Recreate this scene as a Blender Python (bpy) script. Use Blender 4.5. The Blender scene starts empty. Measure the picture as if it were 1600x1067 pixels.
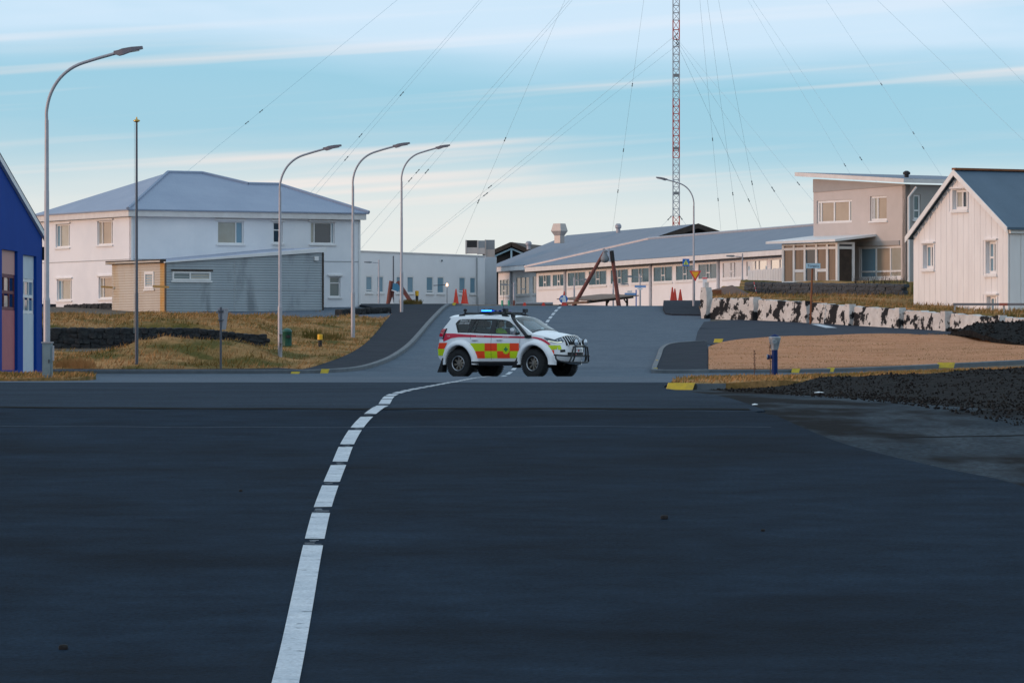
import bpy, bmesh, math, random
from mathutils import Vector, Matrix
from mathutils.geometry import delaunay_2d_cdt
random.seed(7)
SC = bpy.context.scene
COL = SC.collection
R = math.radians
# ---------------------------------------------------------------- camera, sky, sun, exposure
F, HY, EYE = 8000.0, 575.0, 1.75        # focal length and horizon in 1600-px photo pixels, eye height
cam = bpy.data.cameras.new('camera'); camo = bpy.data.objects.new('camera', cam); COL.objects.link(camo)
cam.sensor_width = 36.0; cam.lens = 36.0 * F / 1600.0
cam.shift_y = (HY - 533.5) / 1600.0
cam.clip_start = 0.5; cam.clip_end = 20000
camo.location = (0, 0, EYE); camo.rotation_euler = (R(90), 0, 0)
SC.camera = camo
SUN_EL, SUN_AZ = 7.0, 258.0             # azimuth clockwise from +Y: from the left, a little behind the camera
w = bpy.data.worlds.new('World'); SC.world = w; w.use_nodes = True
nt = w.node_tree; N = nt.nodes; L = nt.links
for n in list(N): N.remove(n)
out = N.new('ShaderNodeOutputWorld'); bg = N.new('ShaderNodeBackground')
sky = N.new('ShaderNodeTexSky'); sky.sky_type = 'NISHITA'; sky.sun_disc = False
sky.sun_elevation = R(SUN_EL); sky.sun_rotation = R(SUN_AZ); sky.air_density = 1.0; sky.dust_density = 0.3; sky.ozone_density = 2.0
def wn(t, **k):
    n = N.new(t)
    for a, b in k.items(): setattr(n, a, b)
    return n
def wmath(op, a, b=None, clamp=False):
    n = wn('ShaderNodeMath', operation=op, use_clamp=clamp)
    if op == 'MULTIPLY_ADD': n.inputs[2].default_value = .5
    for i, q in enumerate((a, b)):
        if q is None: continue
        if isinstance(q, (int, float)): n.inputs[i].default_value = q
        else: L.new(q, n.inputs[i])
    return n.outputs[0]
def wmix(f, a, b):
    n = wn('ShaderNodeMix', data_type='RGBA')
    for i, q in ((0, f), (6, a), (7, b)):
        if isinstance(q, (int, float)): n.inputs[i].default_value = q
        elif isinstance(q, tuple): n.inputs[i].default_value = q + (1,)
        else: L.new(q, n.inputs[i])
    return n.outputs[2]
def wramp(v, stops):
    n = wn('ShaderNodeValToRGB'); n.color_ramp.interpolation = 'EASE'
    e = n.color_ramp.elements
    while len(e) < len(stops): e.new(0.5)
    for q, (p, c) in zip(e, stops): q.position = p; q.color = (c, c, c, 1)
    L.new(v, n.inputs[0]); return n.outputs[0]
tc = wn('ShaderNodeTexCoord'); sep = wn('ShaderNodeSeparateXYZ'); L.new(tc.outputs['Generated'], sep.inputs[0])
sx, sy, sz = sep.outputs
el = wmath('MAXIMUM', sz, 0.0)
# elevation warped by a slow drift so that the cloud streaks tilt and undulate
def wnoise(vx, vz, scale, seed, detail=4, rough=0.55, tilt=0.0):
    c = wn('ShaderNodeCombineXYZ')
    L.new(wmath('MULTIPLY', sx, vx), c.inputs[0]); L.new(wmath('MULTIPLY', sy, vx), c.inputs[1])
    L.new(wmath('MULTIPLY', wmath('SUBTRACT', sz, wmath('MULTIPLY', sx, tilt)), vz), c.inputs[2])
    v = wn('ShaderNodeVectorMath', operation='ADD'); L.new(c.outputs[0], v.inputs[0]); v.inputs[1].default_value = (seed, seed * .7, seed * 1.3)
    n = wn('ShaderNodeTexNoise'); n.inputs['Scale'].default_value = scale; n.inputs['Detail'].default_value = detail; n.inputs['Roughness'].default_value = rough
    L.new(v.outputs[0], n.inputs['Vector']); return n.outputs['Fac']
lp = wmath('ADD', el, wmath('MULTIPLY', wmath('SUBTRACT', wnoise(5, 40, 1, 3.1), .5), .022))
skyc = wmix(1.0, (0, 0, 0), (0, 0, 0))
gain = wn('ShaderNodeVectorMath', operation='MULTIPLY'); L.new(sky.outputs[0], gain.inputs[0]); gain.inputs[1].default_value = (0.8, 0.95, 1.25)
base = wmix(0.72, gain.outputs[0], (1.7, 5.6, 8.1))
warm = wmath('POWER', wmath('MULTIPLY_ADD', wmath('ADD', wmath('MULTIPLY', sx, math.sin(R(SUN_AZ))), wmath('MULTIPLY', sy, math.cos(R(SUN_AZ)))), 0.5), 2.0)
haze = wramp(lp, [(0.0, 1.0), (0.028, 0.72), (0.048, 0.2), (0.075, 0.0)])
streak = wramp(wnoise(4, 170, 1, 11.3, 3, .5, .07), [(0.52, 0.0), (0.70, 1.0)])
streak2 = wramp(wnoise(3, 60, 1, 5.7, 5, .6, .03), [(0.48, 0.0), (0.7, 1.0)])
veil = wramp(lp, [(0.054, 0.0), (0.064, 1.0)])
veil2 = wmath('MULTIPLY', veil, wramp(wnoise(6, 22, 1, 21.0, 5, .6, .0), [(0.30, 0.40), (0.55, 1.0)]))
HZ, CL, VE = wmix(warm, (7.3, 7.75, 7.5), (14.0, 8.3, 4.8)), (9.1, 7.5, 6.8), (6.0, 7.3, 8.6)
c1 = wmix(haze, base, HZ)
c2 = wmix(wmath('MULTIPLY', streak, .7), c1, CL)
c3 = wmix(wmath('MULTIPLY', streak2, .3), c2, CL)
c4 = wmix(wmath('MULTIPLY', veil2, .85), c3, VE)
L.new(c4, bg.inputs[0]); bg.inputs[1].default_value = 0.10
L.new(bg.outputs[0], out.inputs[0])
sun = bpy.data.lights.new('sun', 'SUN'); suno = bpy.data.objects.new('sun', sun); COL.objects.link(suno)
sun.energy = 1.5; sun.angle = R(11); sun.color = (1.0, 0.62, 0.42)
az = R(SUN_AZ); sd = Vector((math.sin(az) * math.cos(R(SUN_EL)), math.cos(az) * math.cos(R(SUN_EL)), math.sin(R(SUN_EL))))
suno.rotation_euler = (-sd).to_track_quat('-Z', 'Y').to_euler(); suno.location = sd * 100
SC.view_settings.view_transform = 'Standard'; SC.view_settings.look = 'None'; SC.view_settings.gamma = 1
SC.view_settings.use_curve_mapping = False; SC.view_settings.exposure = 0.22
SC.render.resolution_x = 1024; SC.render.resolution_y = 682

# ---------------------------------------------------------------- photo pixel -> place
def X(px, d): return (px - 800.0) / F * d
def Z(py, d): return EYE + (HY - py) / F * d
def P(px, py, d): return Vector((X(px, d), d, Z(py, d)))
PROF = [(-200, 1.75), (0, 1.77), (14, 1.80), (21, 1.80), (28.6, 1.73), (33.5, 1.55), (38.7, 1.34), (46.7, 1.08), (54.7, .855), (62.7, .60), (66.7, .50), (74, .435),
        (85, .395), (110, .34), (135, .285), (150, .255), (160, .285), (168, .285), (176, .20), (189, -.17), (216, -1.18), (260, -2.72), (272, -3.14), (281, -3.40),
        (292, -3.52), (310, -3.66), (340, -4.0), (380, -4.72), (420, -5.0), (600, -5.0), (9000, -5.0)]
def _tang():
    t = []
    for i in range(len(PROF)):
        if i in (0, len(PROF) - 1): t.append(0.0); continue
        (x0, a), (x1, b), (x2, c) = PROF[i - 1:i + 2]
        s0, s1 = (b - a) / (x1 - x0), (c - b) / (x2 - x1)
        t.append(0.0 if s0 * s1 <= 0 else 2 * s0 * s1 / (s0 + s1))
    return t
PT = _tang()
def H(y):                                   # height of the roadway at distance y
    for i in range(len(PROF) - 1):
        x0, x1 = PROF[i][0], PROF[i + 1][0]
        if y <= x1 or i == len(PROF) - 2:
            h = x1 - x0; t = min(max((y - x0) / h, 0), 1)
            return EYE - ((2*t**3 - 3*t*t + 1) * PROF[i][1] + (t**3 - 2*t*t + t) * h * PT[i] + (-2*t**3 + 3*t*t) * PROF[i + 1][1] + (t**3 - t*t) * h * PT[i + 1])
def pd(px, d): return (X(px, d), d)
def dhill(py, off=0.0):                     # distance at which the hill road shows at picture height py
    a, b = 172.0, 281.0
    for _ in range(40):
        m = (a + b) / 2
        if HY - F * (H(m) + off - EYE) / m > py: a = m
        else: b = m
    return (a + b) / 2
def ph(px, py, off=0.0): return pd(px, dhill(py, off))
def sst(a, b, x):
    t = min(max((x - a) / (b - a), 0), 1); return t * t * (3 - 2 * t)

# ---------------------------------------------------------------- materials
MATS = {}
def mat(name, c, c2=None, scale=3.0, rough=0.7, metal=0.0, bump=0.0, bscale=40.0, coat=0.0, stretch=(1, 1, 1), detail=6, emit=None, estr=0.0, spec=0.5, contrast=(0.35, 0.65), wave=None, c3=None, scale3=1.0, con3=(.55, .7), grain=None):
    m = bpy.data.materials.new(name); MATS[name] = m; m.use_nodes = True
    t = m.node_tree; b = t.nodes['Principled BSDF']; ln = t.links.new
    b.inputs['Base Color'].default_value = tuple(c) + (1,); b.inputs['Roughness'].default_value = rough; b.inputs['Metallic'].default_value = metal
    b.inputs['Coat Weight'].default_value = coat; b.inputs['Coat Roughness'].default_value = 0.08; b.inputs['Specular IOR Level'].default_value = spec
    tcn = t.nodes.new('ShaderNodeTexCoord'); mp = t.nodes.new('ShaderNodeMapping'); mp.inputs['Scale'].default_value = stretch
    ln(tcn.outputs['Object'], mp.inputs[0])
    def noise(s, d=detail):
        n = t.nodes.new('ShaderNodeTexNoise'); n.inputs['Scale'].default_value = s; n.inputs['Detail'].default_value = d; n.inputs['Roughness'].default_value = .62
        ln(mp.outputs[0], n.inputs['Vector']); return n.outputs['Fac']
    def ramp(v, a, z):
        r = t.nodes.new('ShaderNodeMapRange'); r.inputs[1].default_value = a; r.inputs[2].default_value = z; ln(v, r.inputs[0]); return r.outputs[0]
    def mix(f, a, z):
        n = t.nodes.new('ShaderNodeMix'); n.data_type = 'RGBA'; ln(f, n.inputs[0])
        for i, q in ((6, a), (7, z)):
            if isinstance(q, tuple): n.inputs[i].default_value = q + (1,)
            else: ln(q, n.inputs[i])
        return n.outputs[2]
    col = tuple(c)
    if c2 is not None:
        col = mix(ramp(noise(scale), *contrast), tuple(c), tuple(c2))
        if c3 is not None: col = mix(ramp(noise(scale3), *con3), col, tuple(c3))
        if grain:                                   # fine aggregate speckle
            g = t.nodes.new('ShaderNodeMix'); g.data_type = 'RGBA'; g.blend_type = 'MULTIPLY'; g.inputs[0].default_value = 1.0; ln(col, g.inputs[6])
            v = ramp(noise(grain[0], 3), .28, .72); mr = t.nodes.new('ShaderNodeMapRange'); mr.inputs[3].default_value = 1 - grain[1]; mr.inputs[4].default_value = 1 + grain[1]; ln(v, mr.inputs[0]); ln(mr.outputs[0], g.inputs[7]); col = g.outputs[2]
        ln(col, b.inputs['Base Color'])
    if bump > 0:
        bn = t.nodes.new('ShaderNodeBump'); bn.inputs['Strength'].default_value = bump; bn.inputs['Distance'].default_value = 0.02
        if wave:
            wv = t.nodes.new('ShaderNodeTexWave'); wv.bands_direction = wave[0]; wv.inputs['Scale'].default_value = wave[1]
            ln(mp.outputs[0], wv.inputs['Vector']); ln(wv.outputs['Fac'], bn.inputs['Height'])
        else: ln(noise(bscale, 4), bn.inputs['Height'])
        ln(bn.outputs[0], b.inputs['Normal'])
    if emit: b.inputs['Emission Color'].default_value = tuple(emit) + (1,); b.inputs['Emission Strength'].default_value = estr
    return m
def glass(name, tint, refl=0.12):
    m = bpy.data.materials.new(name); MATS[name] = m; m.use_nodes = True; t = m.node_tree
    for n in list(t.nodes): t.nodes.remove(n)
    o = t.nodes.new('ShaderNodeOutputMaterial'); mx = t.nodes.new('ShaderNodeMixShader'); tr = t.nodes.new('ShaderNodeBsdfTransparent'); g = t.nodes.new('ShaderNodeBsdfGlossy')
    tr.inputs[0].default_value = tint + (1,); g.inputs['Roughness'].default_value = 0.03; fr = t.nodes.new('ShaderNodeFresnel'); fr.inputs[0].default_value = 1.5
    ad = t.nodes.new('ShaderNodeMath'); ad.operation = 'ADD'; ad.inputs[1].default_value = refl; t.links.new(fr.outputs[0], ad.inputs[0])
    t.links.new(ad.outputs[0], mx.inputs[0]); t.links.new(tr.outputs[0], mx.inputs[1]); t.links.new(g.outputs[0], mx.inputs[2]); t.links.new(mx.outputs[0], o.inputs[0]); return m
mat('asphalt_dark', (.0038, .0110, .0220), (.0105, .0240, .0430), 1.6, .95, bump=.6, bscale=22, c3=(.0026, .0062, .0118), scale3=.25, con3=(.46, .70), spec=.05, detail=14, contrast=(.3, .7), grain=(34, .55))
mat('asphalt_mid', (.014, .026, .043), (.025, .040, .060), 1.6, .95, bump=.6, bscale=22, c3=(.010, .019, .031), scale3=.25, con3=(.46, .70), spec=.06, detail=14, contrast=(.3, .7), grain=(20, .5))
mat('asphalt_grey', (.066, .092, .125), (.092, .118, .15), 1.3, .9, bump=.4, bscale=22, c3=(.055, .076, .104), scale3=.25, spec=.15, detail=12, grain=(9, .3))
mat('asphalt_side', (.024, .032, .048), (.034, .043, .06), .8, .9, bump=.3, bscale=14, spec=.12)
mat('asphalt_path', (.016, .021, .031), (.026, .032, .044), .9, .92, bump=.5, bscale=18, spec=.10, detail=10)
mat('old_yard', (.013, .022, .032), (.038, .050, .062), .9, .95, bump=.8, bscale=8, stretch=(1, .3, 1), c3=(.003, .003, .004), scale3=.5, con3=(.46, .54), spec=.06, detail=13, grain=(16, .5))
mat('dirt', (.05, .042, .032), (.09, .07, .045), .15, .95)
mat('tar', (.004, .005, .006), rough=.95, spec=.05)
mat('line_paint', (.36, .41, .46), (.50, .54, .58), 2.5, .8, bump=.3, bscale=20, c3=(.09, .115, .14), scale3=7, con3=(.60, .68), detail=10, grain=(40, .25))
mat('kerb', (.085, .10, .115), (.13, .145, .16), 1.5, .85, bump=.4, bscale=20)
mat('yellow_paint', (.62, .44, .03), (.45, .33, .05), 6, .7, bump=.3, bscale=18)
mat('dry_grass', (.24, .130, .050), (.42, .225, .095), 1.2, .95, bump=1.0, bscale=7, c3=(.095, .078, .022), scale3=.33, con3=(.43, .60), spec=.05, detail=10, grain=(12, .35))
mat('lawn', (.38, .175, .092), (.50, .245, .135), 1.6, .95, bump=.35, bscale=8, stretch=(.5, 1.3, 1), c3=(.31, .15, .07), scale3=.35, spec=.05, detail=12, grain=(14, .25))
mat('blade', (.27, .150, .060), (.44, .25, .115), .8, .95, c3=(.13, .10, .03), scale3=.33, con3=(.43, .60), spec=.05)
mat('gravel', (.005, .005, .006), (.022, .021, .020), 5, .95, bump=1.0, bscale=9, spec=.04, detail=12, grain=(14, .9))
mat('lava', (.018, .019, .021), (.042, .044, .047), 2.2, .95, bump=1.0, bscale=6, c3=(.07, .072, .06), scale3=1.7, con3=(.6, .75), spec=.2)
mat('lava_grey', (.045, .05, .058), (.10, .108, .12), 2.2, .95, bump=1.0, bscale=6, c3=(.02, .022, .026), scale3=1.9, con3=(.5, .65), spec=.2)
mat('limewash', (.46, .43, .41), (.62, .59, .56), 2.3, .9, bump=1.0, bscale=7, c3=(.022, .022, .024), scale3=1.15, con3=(.505, .535), spec=.1, detail=12)
mat('clad_white', (.79, .78, .80), (.71, .71, .74), .5, .6, bump=.25, wave=('X', 5.0))
mat('wall_white', (.80, .78, .79), (.75, .73, .74), .6, .8, bump=.15, bscale=12)
mat('wall_link', (.52, .53, .56), (.47, .48, .51), .6, .8)
mat('board_white', (.79, .765, .76), (.72, .69, .685), 1.6, .75, bump=.25, bscale=10, stretch=(1, 1, .25))
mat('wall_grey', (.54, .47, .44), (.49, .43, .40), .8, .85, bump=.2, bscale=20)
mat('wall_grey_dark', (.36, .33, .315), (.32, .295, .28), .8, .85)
mat('trim_white', (.76, .74, .73), (.70, .68, .67), 2, .6)
mat('fascia', (.70, .66, .64), (.62, .58, .56), 2, .7)
mat('gutter_grey', (.36, .37, .38), rough=.6)
mat('roof_blue', (.215, .26, .355), (.25, .295, .39), .5, .55, bump=.35, wave=('X', 4.0))
mat('roof_slate', (.135, .165, .215), (.16, .19, .24), .7, .7, bump=.2, bscale=8)
mat('roof_dark', (.055, .095, .14), (.07, .115, .165), .7, .55, bump=.3, wave=('DIAGONAL', 5.0))
mat('rust', (.17, .055, .025), (.24, .09, .035), 3, .9)
mat('corr_grey', (.30, .335, .36), (.36, .39, .41), .5, .6, c3=(.20, .22, .235), scale3=.55, stretch=(1, 1, .35), con3=(.5, .62))
mat('corr_tan', (.43, .37, .31), (.50, .45, .385), .6, .7, c3=(.45, .30, .13), scale3=.45, con3=(.56, .70), stretch=(1, 1, .3))
mat('rust_streak', (.47, .24, .06), (.42, .28, .12), 2, .8)
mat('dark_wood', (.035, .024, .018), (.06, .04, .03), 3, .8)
mat('dark', (.012, .012, .014), rough=.7)
mat('black_rubber', (.012, .012, .013), (.02, .02, .021), 9, .85, bump=.3, bscale=40)
mat('black_plastic', (.012, .012, .014), rough=.45)
mat('blue_wall', (.006, .046, .25), (.008, .054, .285), .7, .75, bump=.2, bscale=14, spec=.08)
mat('blue_plinth', (.012, .07, .28), rough=.6)
mat('door_red', (.42, .11, .12), (.36, .085, .10), 1.2, .6)
mat('door_red_dark', (.13, .02, .03), rough=.6)
mat('door_pink', (.50, .25, .22), rough=.6)
mat('door_white', (.52, .57, .62), (.46, .52, .57), 1.2, .6)
mat('galv', (.31, .31, .34), (.37, .36, .39), 3, .5, metal=.35)
mat('pole_dark', (.07, .085, .11), rough=.5, metal=.2)
mat('brass', (.5, .32, .08), rough=.4, metal=.6)
mat('head_grey', (.16, .15, .18), rough=.5)
mat('lens', (.6, .6, .6), rough=.2)
mat('bin_green', (.008, .075, .05), rough=.4)
mat('cabinet', (.16, .22, .25), (.10, .15, .18), 2, .7)
mat('cone_orange', (.75, .055, .025), rough=.6)
mat('cone_red', (.62, .05, .03), rough=.6)
mat('white_plastic', (.72, .72, .72), rough=.5)
mat('sign_blue', (.02, .14, .50), rough=.45)
mat('sign_lightblue', (.16, .33, .62), rough=.45)
mat('sign_pale', (.36, .52, .62), rough=.5)
mat('sign_yellow', (.85, .42, .01), rough=.45)
mat('sign_lime', (.62, .70, .12), rough=.45)
mat('sign_red', (.65, .02, .03), rough=.45)
mat('ink', (.02, .03, .06), rough=.6)
mat('wood_red', (.15, .045, .035), (.20, .065, .05), 4, .8)
mat('wood_brown', (.14, .085, .06), (.19, .12, .08), 4, .8)
mat('panel_blue', (.05, .20, .33), rough=.5)
mat('hydrant_blue', (.003, .022, .105), (.002, .016, .08), 4, .5, spec=.15)
mat('hydrant_grey', (.30, .34, .37), (.22, .25, .28), 6, .5, metal=.3)
mat('weed', (.10, .05, .03), rough=.9)
mat('post_yellow', (.80, .42, .01), rough=.5)
mat('tarp_brown', (.085, .042, .028), (.11, .055, .036), 2, .85)
mat('pipe_green', (.02, .33, .20), rough=.5)
mat('tape', (.7, .05, .06), rough=.5)
mat('lamp_glow', (1, .6, .3), emit=(1, .55, .28), estr=3.0)
mat('mast_red', (.50, .05, .03), rough=.7)
mat('mast_white', (.40, .42, .46), rough=.7)
mat('wire', (.34, .50, .58), rough=.6)
mat('insulator', (.10, .14, .16), rough=.6)
mat('pane_curtain', (.36, .33, .27), (.42, .40, .35), .9, .12, spec=.7)
mat('pane_teal', (.055, .105, .12), (.08, .14, .15), .7, .06, spec=.8)
mat('pane_blue', (.17, .29, .37), (.21, .33, .41), .7, .10, spec=.7)
mat('pane_dark', (.02, .04, .06), rough=.06, spec=.8)
mat('pane_brown', (.13, .075, .05), (.19, .115, .075), 1.4, .08, spec=.7, stretch=(2.5, 2.5, .2))
mat('pane_beige', (.42, .33, .25), (.36, .28, .21), .9, .15, spec=.6)
mat('pane_mirror', (.80, .74, .70), rough=.04, metal=.85)
mat('vent_metal', (.46, .40, .37), (.40, .36, .34), 2, .5, metal=.2)
mat('louvre', (.20, .22, .24), rough=.6)
mat('litter', (.7, .72, .74), rough=.6)
mat('cable', (.03, .03, .03), rough=.6)

# ---------------------------------------------------------------- mesh helpers
OFF = {}
def link(o):
    COL.objects.link(o); return o
def tag(o, label=None, cat=None, group=None, kind=None):
    if label: o['label'] = label
    if cat: o['category'] = cat
    if group: o['group'] = group
    if kind: o['kind'] = kind
    return o
def thing(name, label, cat, loc=(0, 0, 0), group=None):
    o = bpy.data.objects.new(name, None); link(o); o.location = loc; o.empty_display_size = .2
    OFF[o] = Vector(loc); return tag(o, label, cat, group)
class MB:
    def __init__(s): s.v = []; s.f = []; s.mi = []; s.cur = 0
    def add(s, v, f):
        n = len(s.v); s.v += [Vector(q) for q in v]; s.f += [tuple(i + n for i in q) for q in f]; s.mi += [s.cur] * len(f); return s
    def box(s, c, d, rz=0.0, ax=None):
        c = Vector(c); h = [q / 2 for q in d]
        if ax is None: ax = (Vector((math.cos(rz), math.sin(rz), 0)), Vector((-math.sin(rz), math.cos(rz), 0)), Vector((0, 0, 1)))
        v = [c + ax[0] * (h[0] * i) + ax[1] * (h[1] * j) + ax[2] * (h[2] * k) for i in (-1, 1) for j in (-1, 1) for k in (-1, 1)]
        return s.add(v, [(0, 1, 3, 2), (4, 6, 7, 5), (0, 4, 5, 1), (2, 3, 7, 6), (0, 2, 6, 4), (1, 5, 7, 3)])
    def bar(s, a, b, w, h, up=(0, 0, 1)):            # box beam from a to b
        a = Vector(a); b = Vector(b); x = (b - a); ln = x.length; x.normalize(); y = Vector(up).cross(x)
        if y.length < 1e-4: y = Vector((0, 1, 0)).cross(x)
        y.normalize(); z = x.cross(y); return s.box((a + b) / 2, (ln, w, h), ax=(x, y, z))
    def tube(s, pts, r, n=10, cap=True):
        pts = [Vector(p) for p in pts]; rs = r if isinstance(r, (list, tuple)) else [r] * len(pts); v = []; f = []
        pu = None
        for i, p in enumerate(pts):
            t = (pts[min(i + 1, len(pts) - 1)] - pts[max(i - 1, 0)]).normalized()
            if pu is None: pu = Vector((0, 0, 1)) if abs(t.z) < .9 else Vector((1, 0, 0))
            u = (pu - t * pu.dot(t)).normalized(); q = t.cross(u); pu = u
            for k in range(n):
                a = 2 * math.pi * k / n; v.append(p + (u * math.cos(a) + q * math.sin(a)) * rs[i])
        for i in range(len(pts) - 1):
            for k in range(n): f.append((i*n + k, i*n + (k+1) % n, (i+1)*n + (k+1) % n, (i+1)*n + k))
        if cap: f.append(tuple(range(n - 1, -1, -1))); f.append(tuple((len(pts) - 1) * n + k for k in range(n)))
        return s.add(v, f)
    def lathe(s, prof, n=24, o=(0, 0, 0), ax=None, caps=True):   # prof: (radius, along) ; axis default z
        o = Vector(o); ax = ax or (Vector((1, 0, 0)), Vector((0, 1, 0)), Vector((0, 0, 1))); v = []; f = []
        for r, h in prof:
            for k in range(n):
                a = 2 * math.pi * k / n; v.append(o + ax[0] * (r * math.cos(a)) + ax[1] * (r * math.sin(a)) + ax[2] * h)
        m = len(prof)
        for i in range(m - 1):
            for k in range(n): f.append((i*n + k, i*n + (k+1) % n, (i+1)*n + (k+1) % n, (i+1)*n + k))
        if caps and prof[0][0] > 1e-4: f.append(tuple(range(n - 1, -1, -1)))
        if caps and prof[-1][0] > 1e-4: f.append(tuple((m - 1) * n + k for k in range(n)))
        return s.add(v, f)
    def prism(s, poly, fm, w0, w1):                   # poly in (u,v), fm(u,v,w)
        n = len(poly); v = [fm(a, b, w0) for a, b in poly] + [fm(a, b, w1) for a, b in poly]
        f = [tuple(range(n)), tuple(range(2*n - 1, n - 1, -1))] + [(i, n + i, n + (i+1) % n, (i+1) % n) for i in range(n)]
        return s.add(v, f)
    def grid(s, rows, close=False):
        n = len(rows[0]); v = [q for r in rows for q in r]
        f = [(i*n + j, i*n + j + 1, (i+1)*n + j + 1, (i+1)*n + j) for i in range(len(rows) - 1) for j in range(n - 1)]
        return s.add(v, f)
    def build(s, name, m, parent=None, smooth=None, fix=True):
        me = bpy.data.meshes.new(name); off = OFF.get(parent, Vector((0, 0, 0)))
        me.from_pydata([tuple(q - off) for q in s.v], [], s.f); me.update()
        for q in (m if isinstance(m, (list, tuple)) else [m]): me.materials.append(MATS[q])
        if len(me.materials) > 1: me.polygons.foreach_set('material_index', s.mi)
        if fix:
            bm = bmesh.new(); bm.from_mesh(me); bmesh.ops.recalc_face_normals(bm, faces=bm.faces); bm.to_mesh(me); bm.free()
        if smooth is not None:
            me.shade_smooth(); me.set_sharp_from_angle(angle=R(smooth))
        o = bpy.data.objects.new(name, me); link(o); o.parent = parent; OFF[o] = off
        return o
def inpoly(p, poly):
    x, y = p; c = False; j = len(poly) - 1
    for i in range(len(poly)):
        xi, yi = poly[i]; xj, yj = poly[j]
        if (yi > y) != (yj > y) and x < (xj - xi) * (y - yi) / (yj - yi) + xi: c = not c
        j = i
    return c
def subdiv(poly, st):
    o = []
    for i in range(len(poly)):
        a, b = Vector(poly[i]), Vector(poly[(i + 1) % len(poly)]); n = max(1, int((b - a).length / st))
        o += [tuple(a.lerp(b, k / n)) for k in range(n)]
    return o
def cdt(poly, holes=(), step=None, extra=()):
    pts = []; fc = []
    for pl in [poly] + list(holes):
        n = len(pts); pts += [Vector(q) for q in pl]; fc.append([(n + i, n + (i + 1) % len(pl)) for i in range(len(pl))])
    if step:
        sx_, sy_ = step if isinstance(step, tuple) else (step, step)
        x0 = min(p[0] for p in poly); x1 = max(p[0] for p in poly); y0 = min(p[1] for p in poly); y1 = max(p[1] for p in poly)
        i0, i1 = int(x0 / sx_) - 1, int(x1 / sx_) + 1
        for i in range(i0, i1 + 1):
            for j in range(int(y0 / sy_) - 1, int(y1 / sy_) + 2):
                q = (i * sx_ + .0013, j * sy_ + .0017)
                if inpoly(q, poly) and not any(inpoly(q, h) for h in holes): pts.append(Vector(q))
    for q in extra: pts.append(Vector(q))
    r = delaunay_2d_cdt(pts, [e for q in fc for e in q], [], 0, 1e-5)
    vs = r[0]; tris = []
    for f in r[2]:
        c = sum((vs[i] for i in f), Vector((0, 0))) / len(f)
        if inpoly(c, poly) and not any(inpoly(c, h) for h in holes): tris.append(tuple(f))
    return vs, tris
def spline(pts, n=6):
    o = []
    P_ = [Vector(p) for p in pts]
    for i in range(len(P_) - 1):
        a, b, c, d = P_[max(i - 1, 0)], P_[i], P_[i + 1], P_[min(i + 2, len(P_) - 1)]
        for k in range(n):
            t = k / n; o.append(tuple(.5 * ((2*b) + (-a + c)*t + (2*a - 5*b + 4*c - d)*t*t + (-a + 3*b - 3*c + d)*t**3)))
    o.append(tuple(P_[-1])); return o
def sheet(name, poly, zf, m, parent=None, step=1.5, skirt=0.0, sub=None, extra=(), smooth=60):
    sub = sub or (step if not isinstance(step, tuple) else min(step))
    poly = subdiv(poly, sub); vs, tr = cdt(poly, step=step, extra=extra); b = MB()
    b.add([(q[0], q[1], zf(q[0], q[1])) for q in vs], tr)
    if skirt:
        n = len(poly); b.add([(q[0], q[1], zf(*q)) for q in poly] + [(q[0], q[1], zf(*q) - skirt) for q in poly], [(i, (i+1) % n, n + (i+1) % n, n + i) for i in range(n)])
    o = b.build(name, m, parent, fix=False)
    me = o.data; bm = bmesh.new(); bm.from_mesh(me)
    bmesh.ops.remove_doubles(bm, verts=bm.verts, dist=1e-5)
    bmesh.ops.recalc_face_normals(bm, faces=bm.faces)
    up = sum(f.normal.z * f.calc_area() for f in bm.faces)
    if up < 0: bmesh.ops.reverse_faces(bm, faces=bm.faces)
    bm.to_mesh(me); bm.free(); me.shade_smooth(); me.set_sharp_from_angle(angle=R(smooth)); return o
def struct(o): return tag(o, kind='structure')
def ctree(o, parent=None):
    c = o.copy(); link(c); c.parent = parent
    for ch in list(o.children): ctree(ch, c)
    return c
def textmesh(txt, size):
    cu = bpy.data.curves.new('t', 'FONT'); cu.body = txt; cu.size = size; cu.align_x = 'CENTER'; cu.align_y = 'CENTER'
    ob = bpy.data.objects.new('t', cu); link(ob); bpy.context.view_layer.update()
    me = ob.to_mesh(); v = [tuple(q.co[:2]) for q in me.vertices]; f = [tuple(p.vertices) for p in me.polygons]
    ob.to_mesh_clear(); bpy.data.objects.remove(ob); bpy.data.curves.remove(cu); return v, f
# ================================================================ GROUND
def ylines():
    y = -150.0; o = []
    while y < 9000:
        o.append(y); y += 20 if y < -30 else 1.0 if y < 420 else 15 if y < 600 else 400
    return o
b = MB(); b.grid([[Vector((x, y, H(y) - .02)) for x in (-4000, -400, -60, -30, 0, 30, 60, 400, 4000)] for y in ylines()])
struct(b.build('ground', 'dirt', smooth=60))
Hz = lambda off: (lambda x, y: H(y) + off)
ROAD = 0.0
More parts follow.
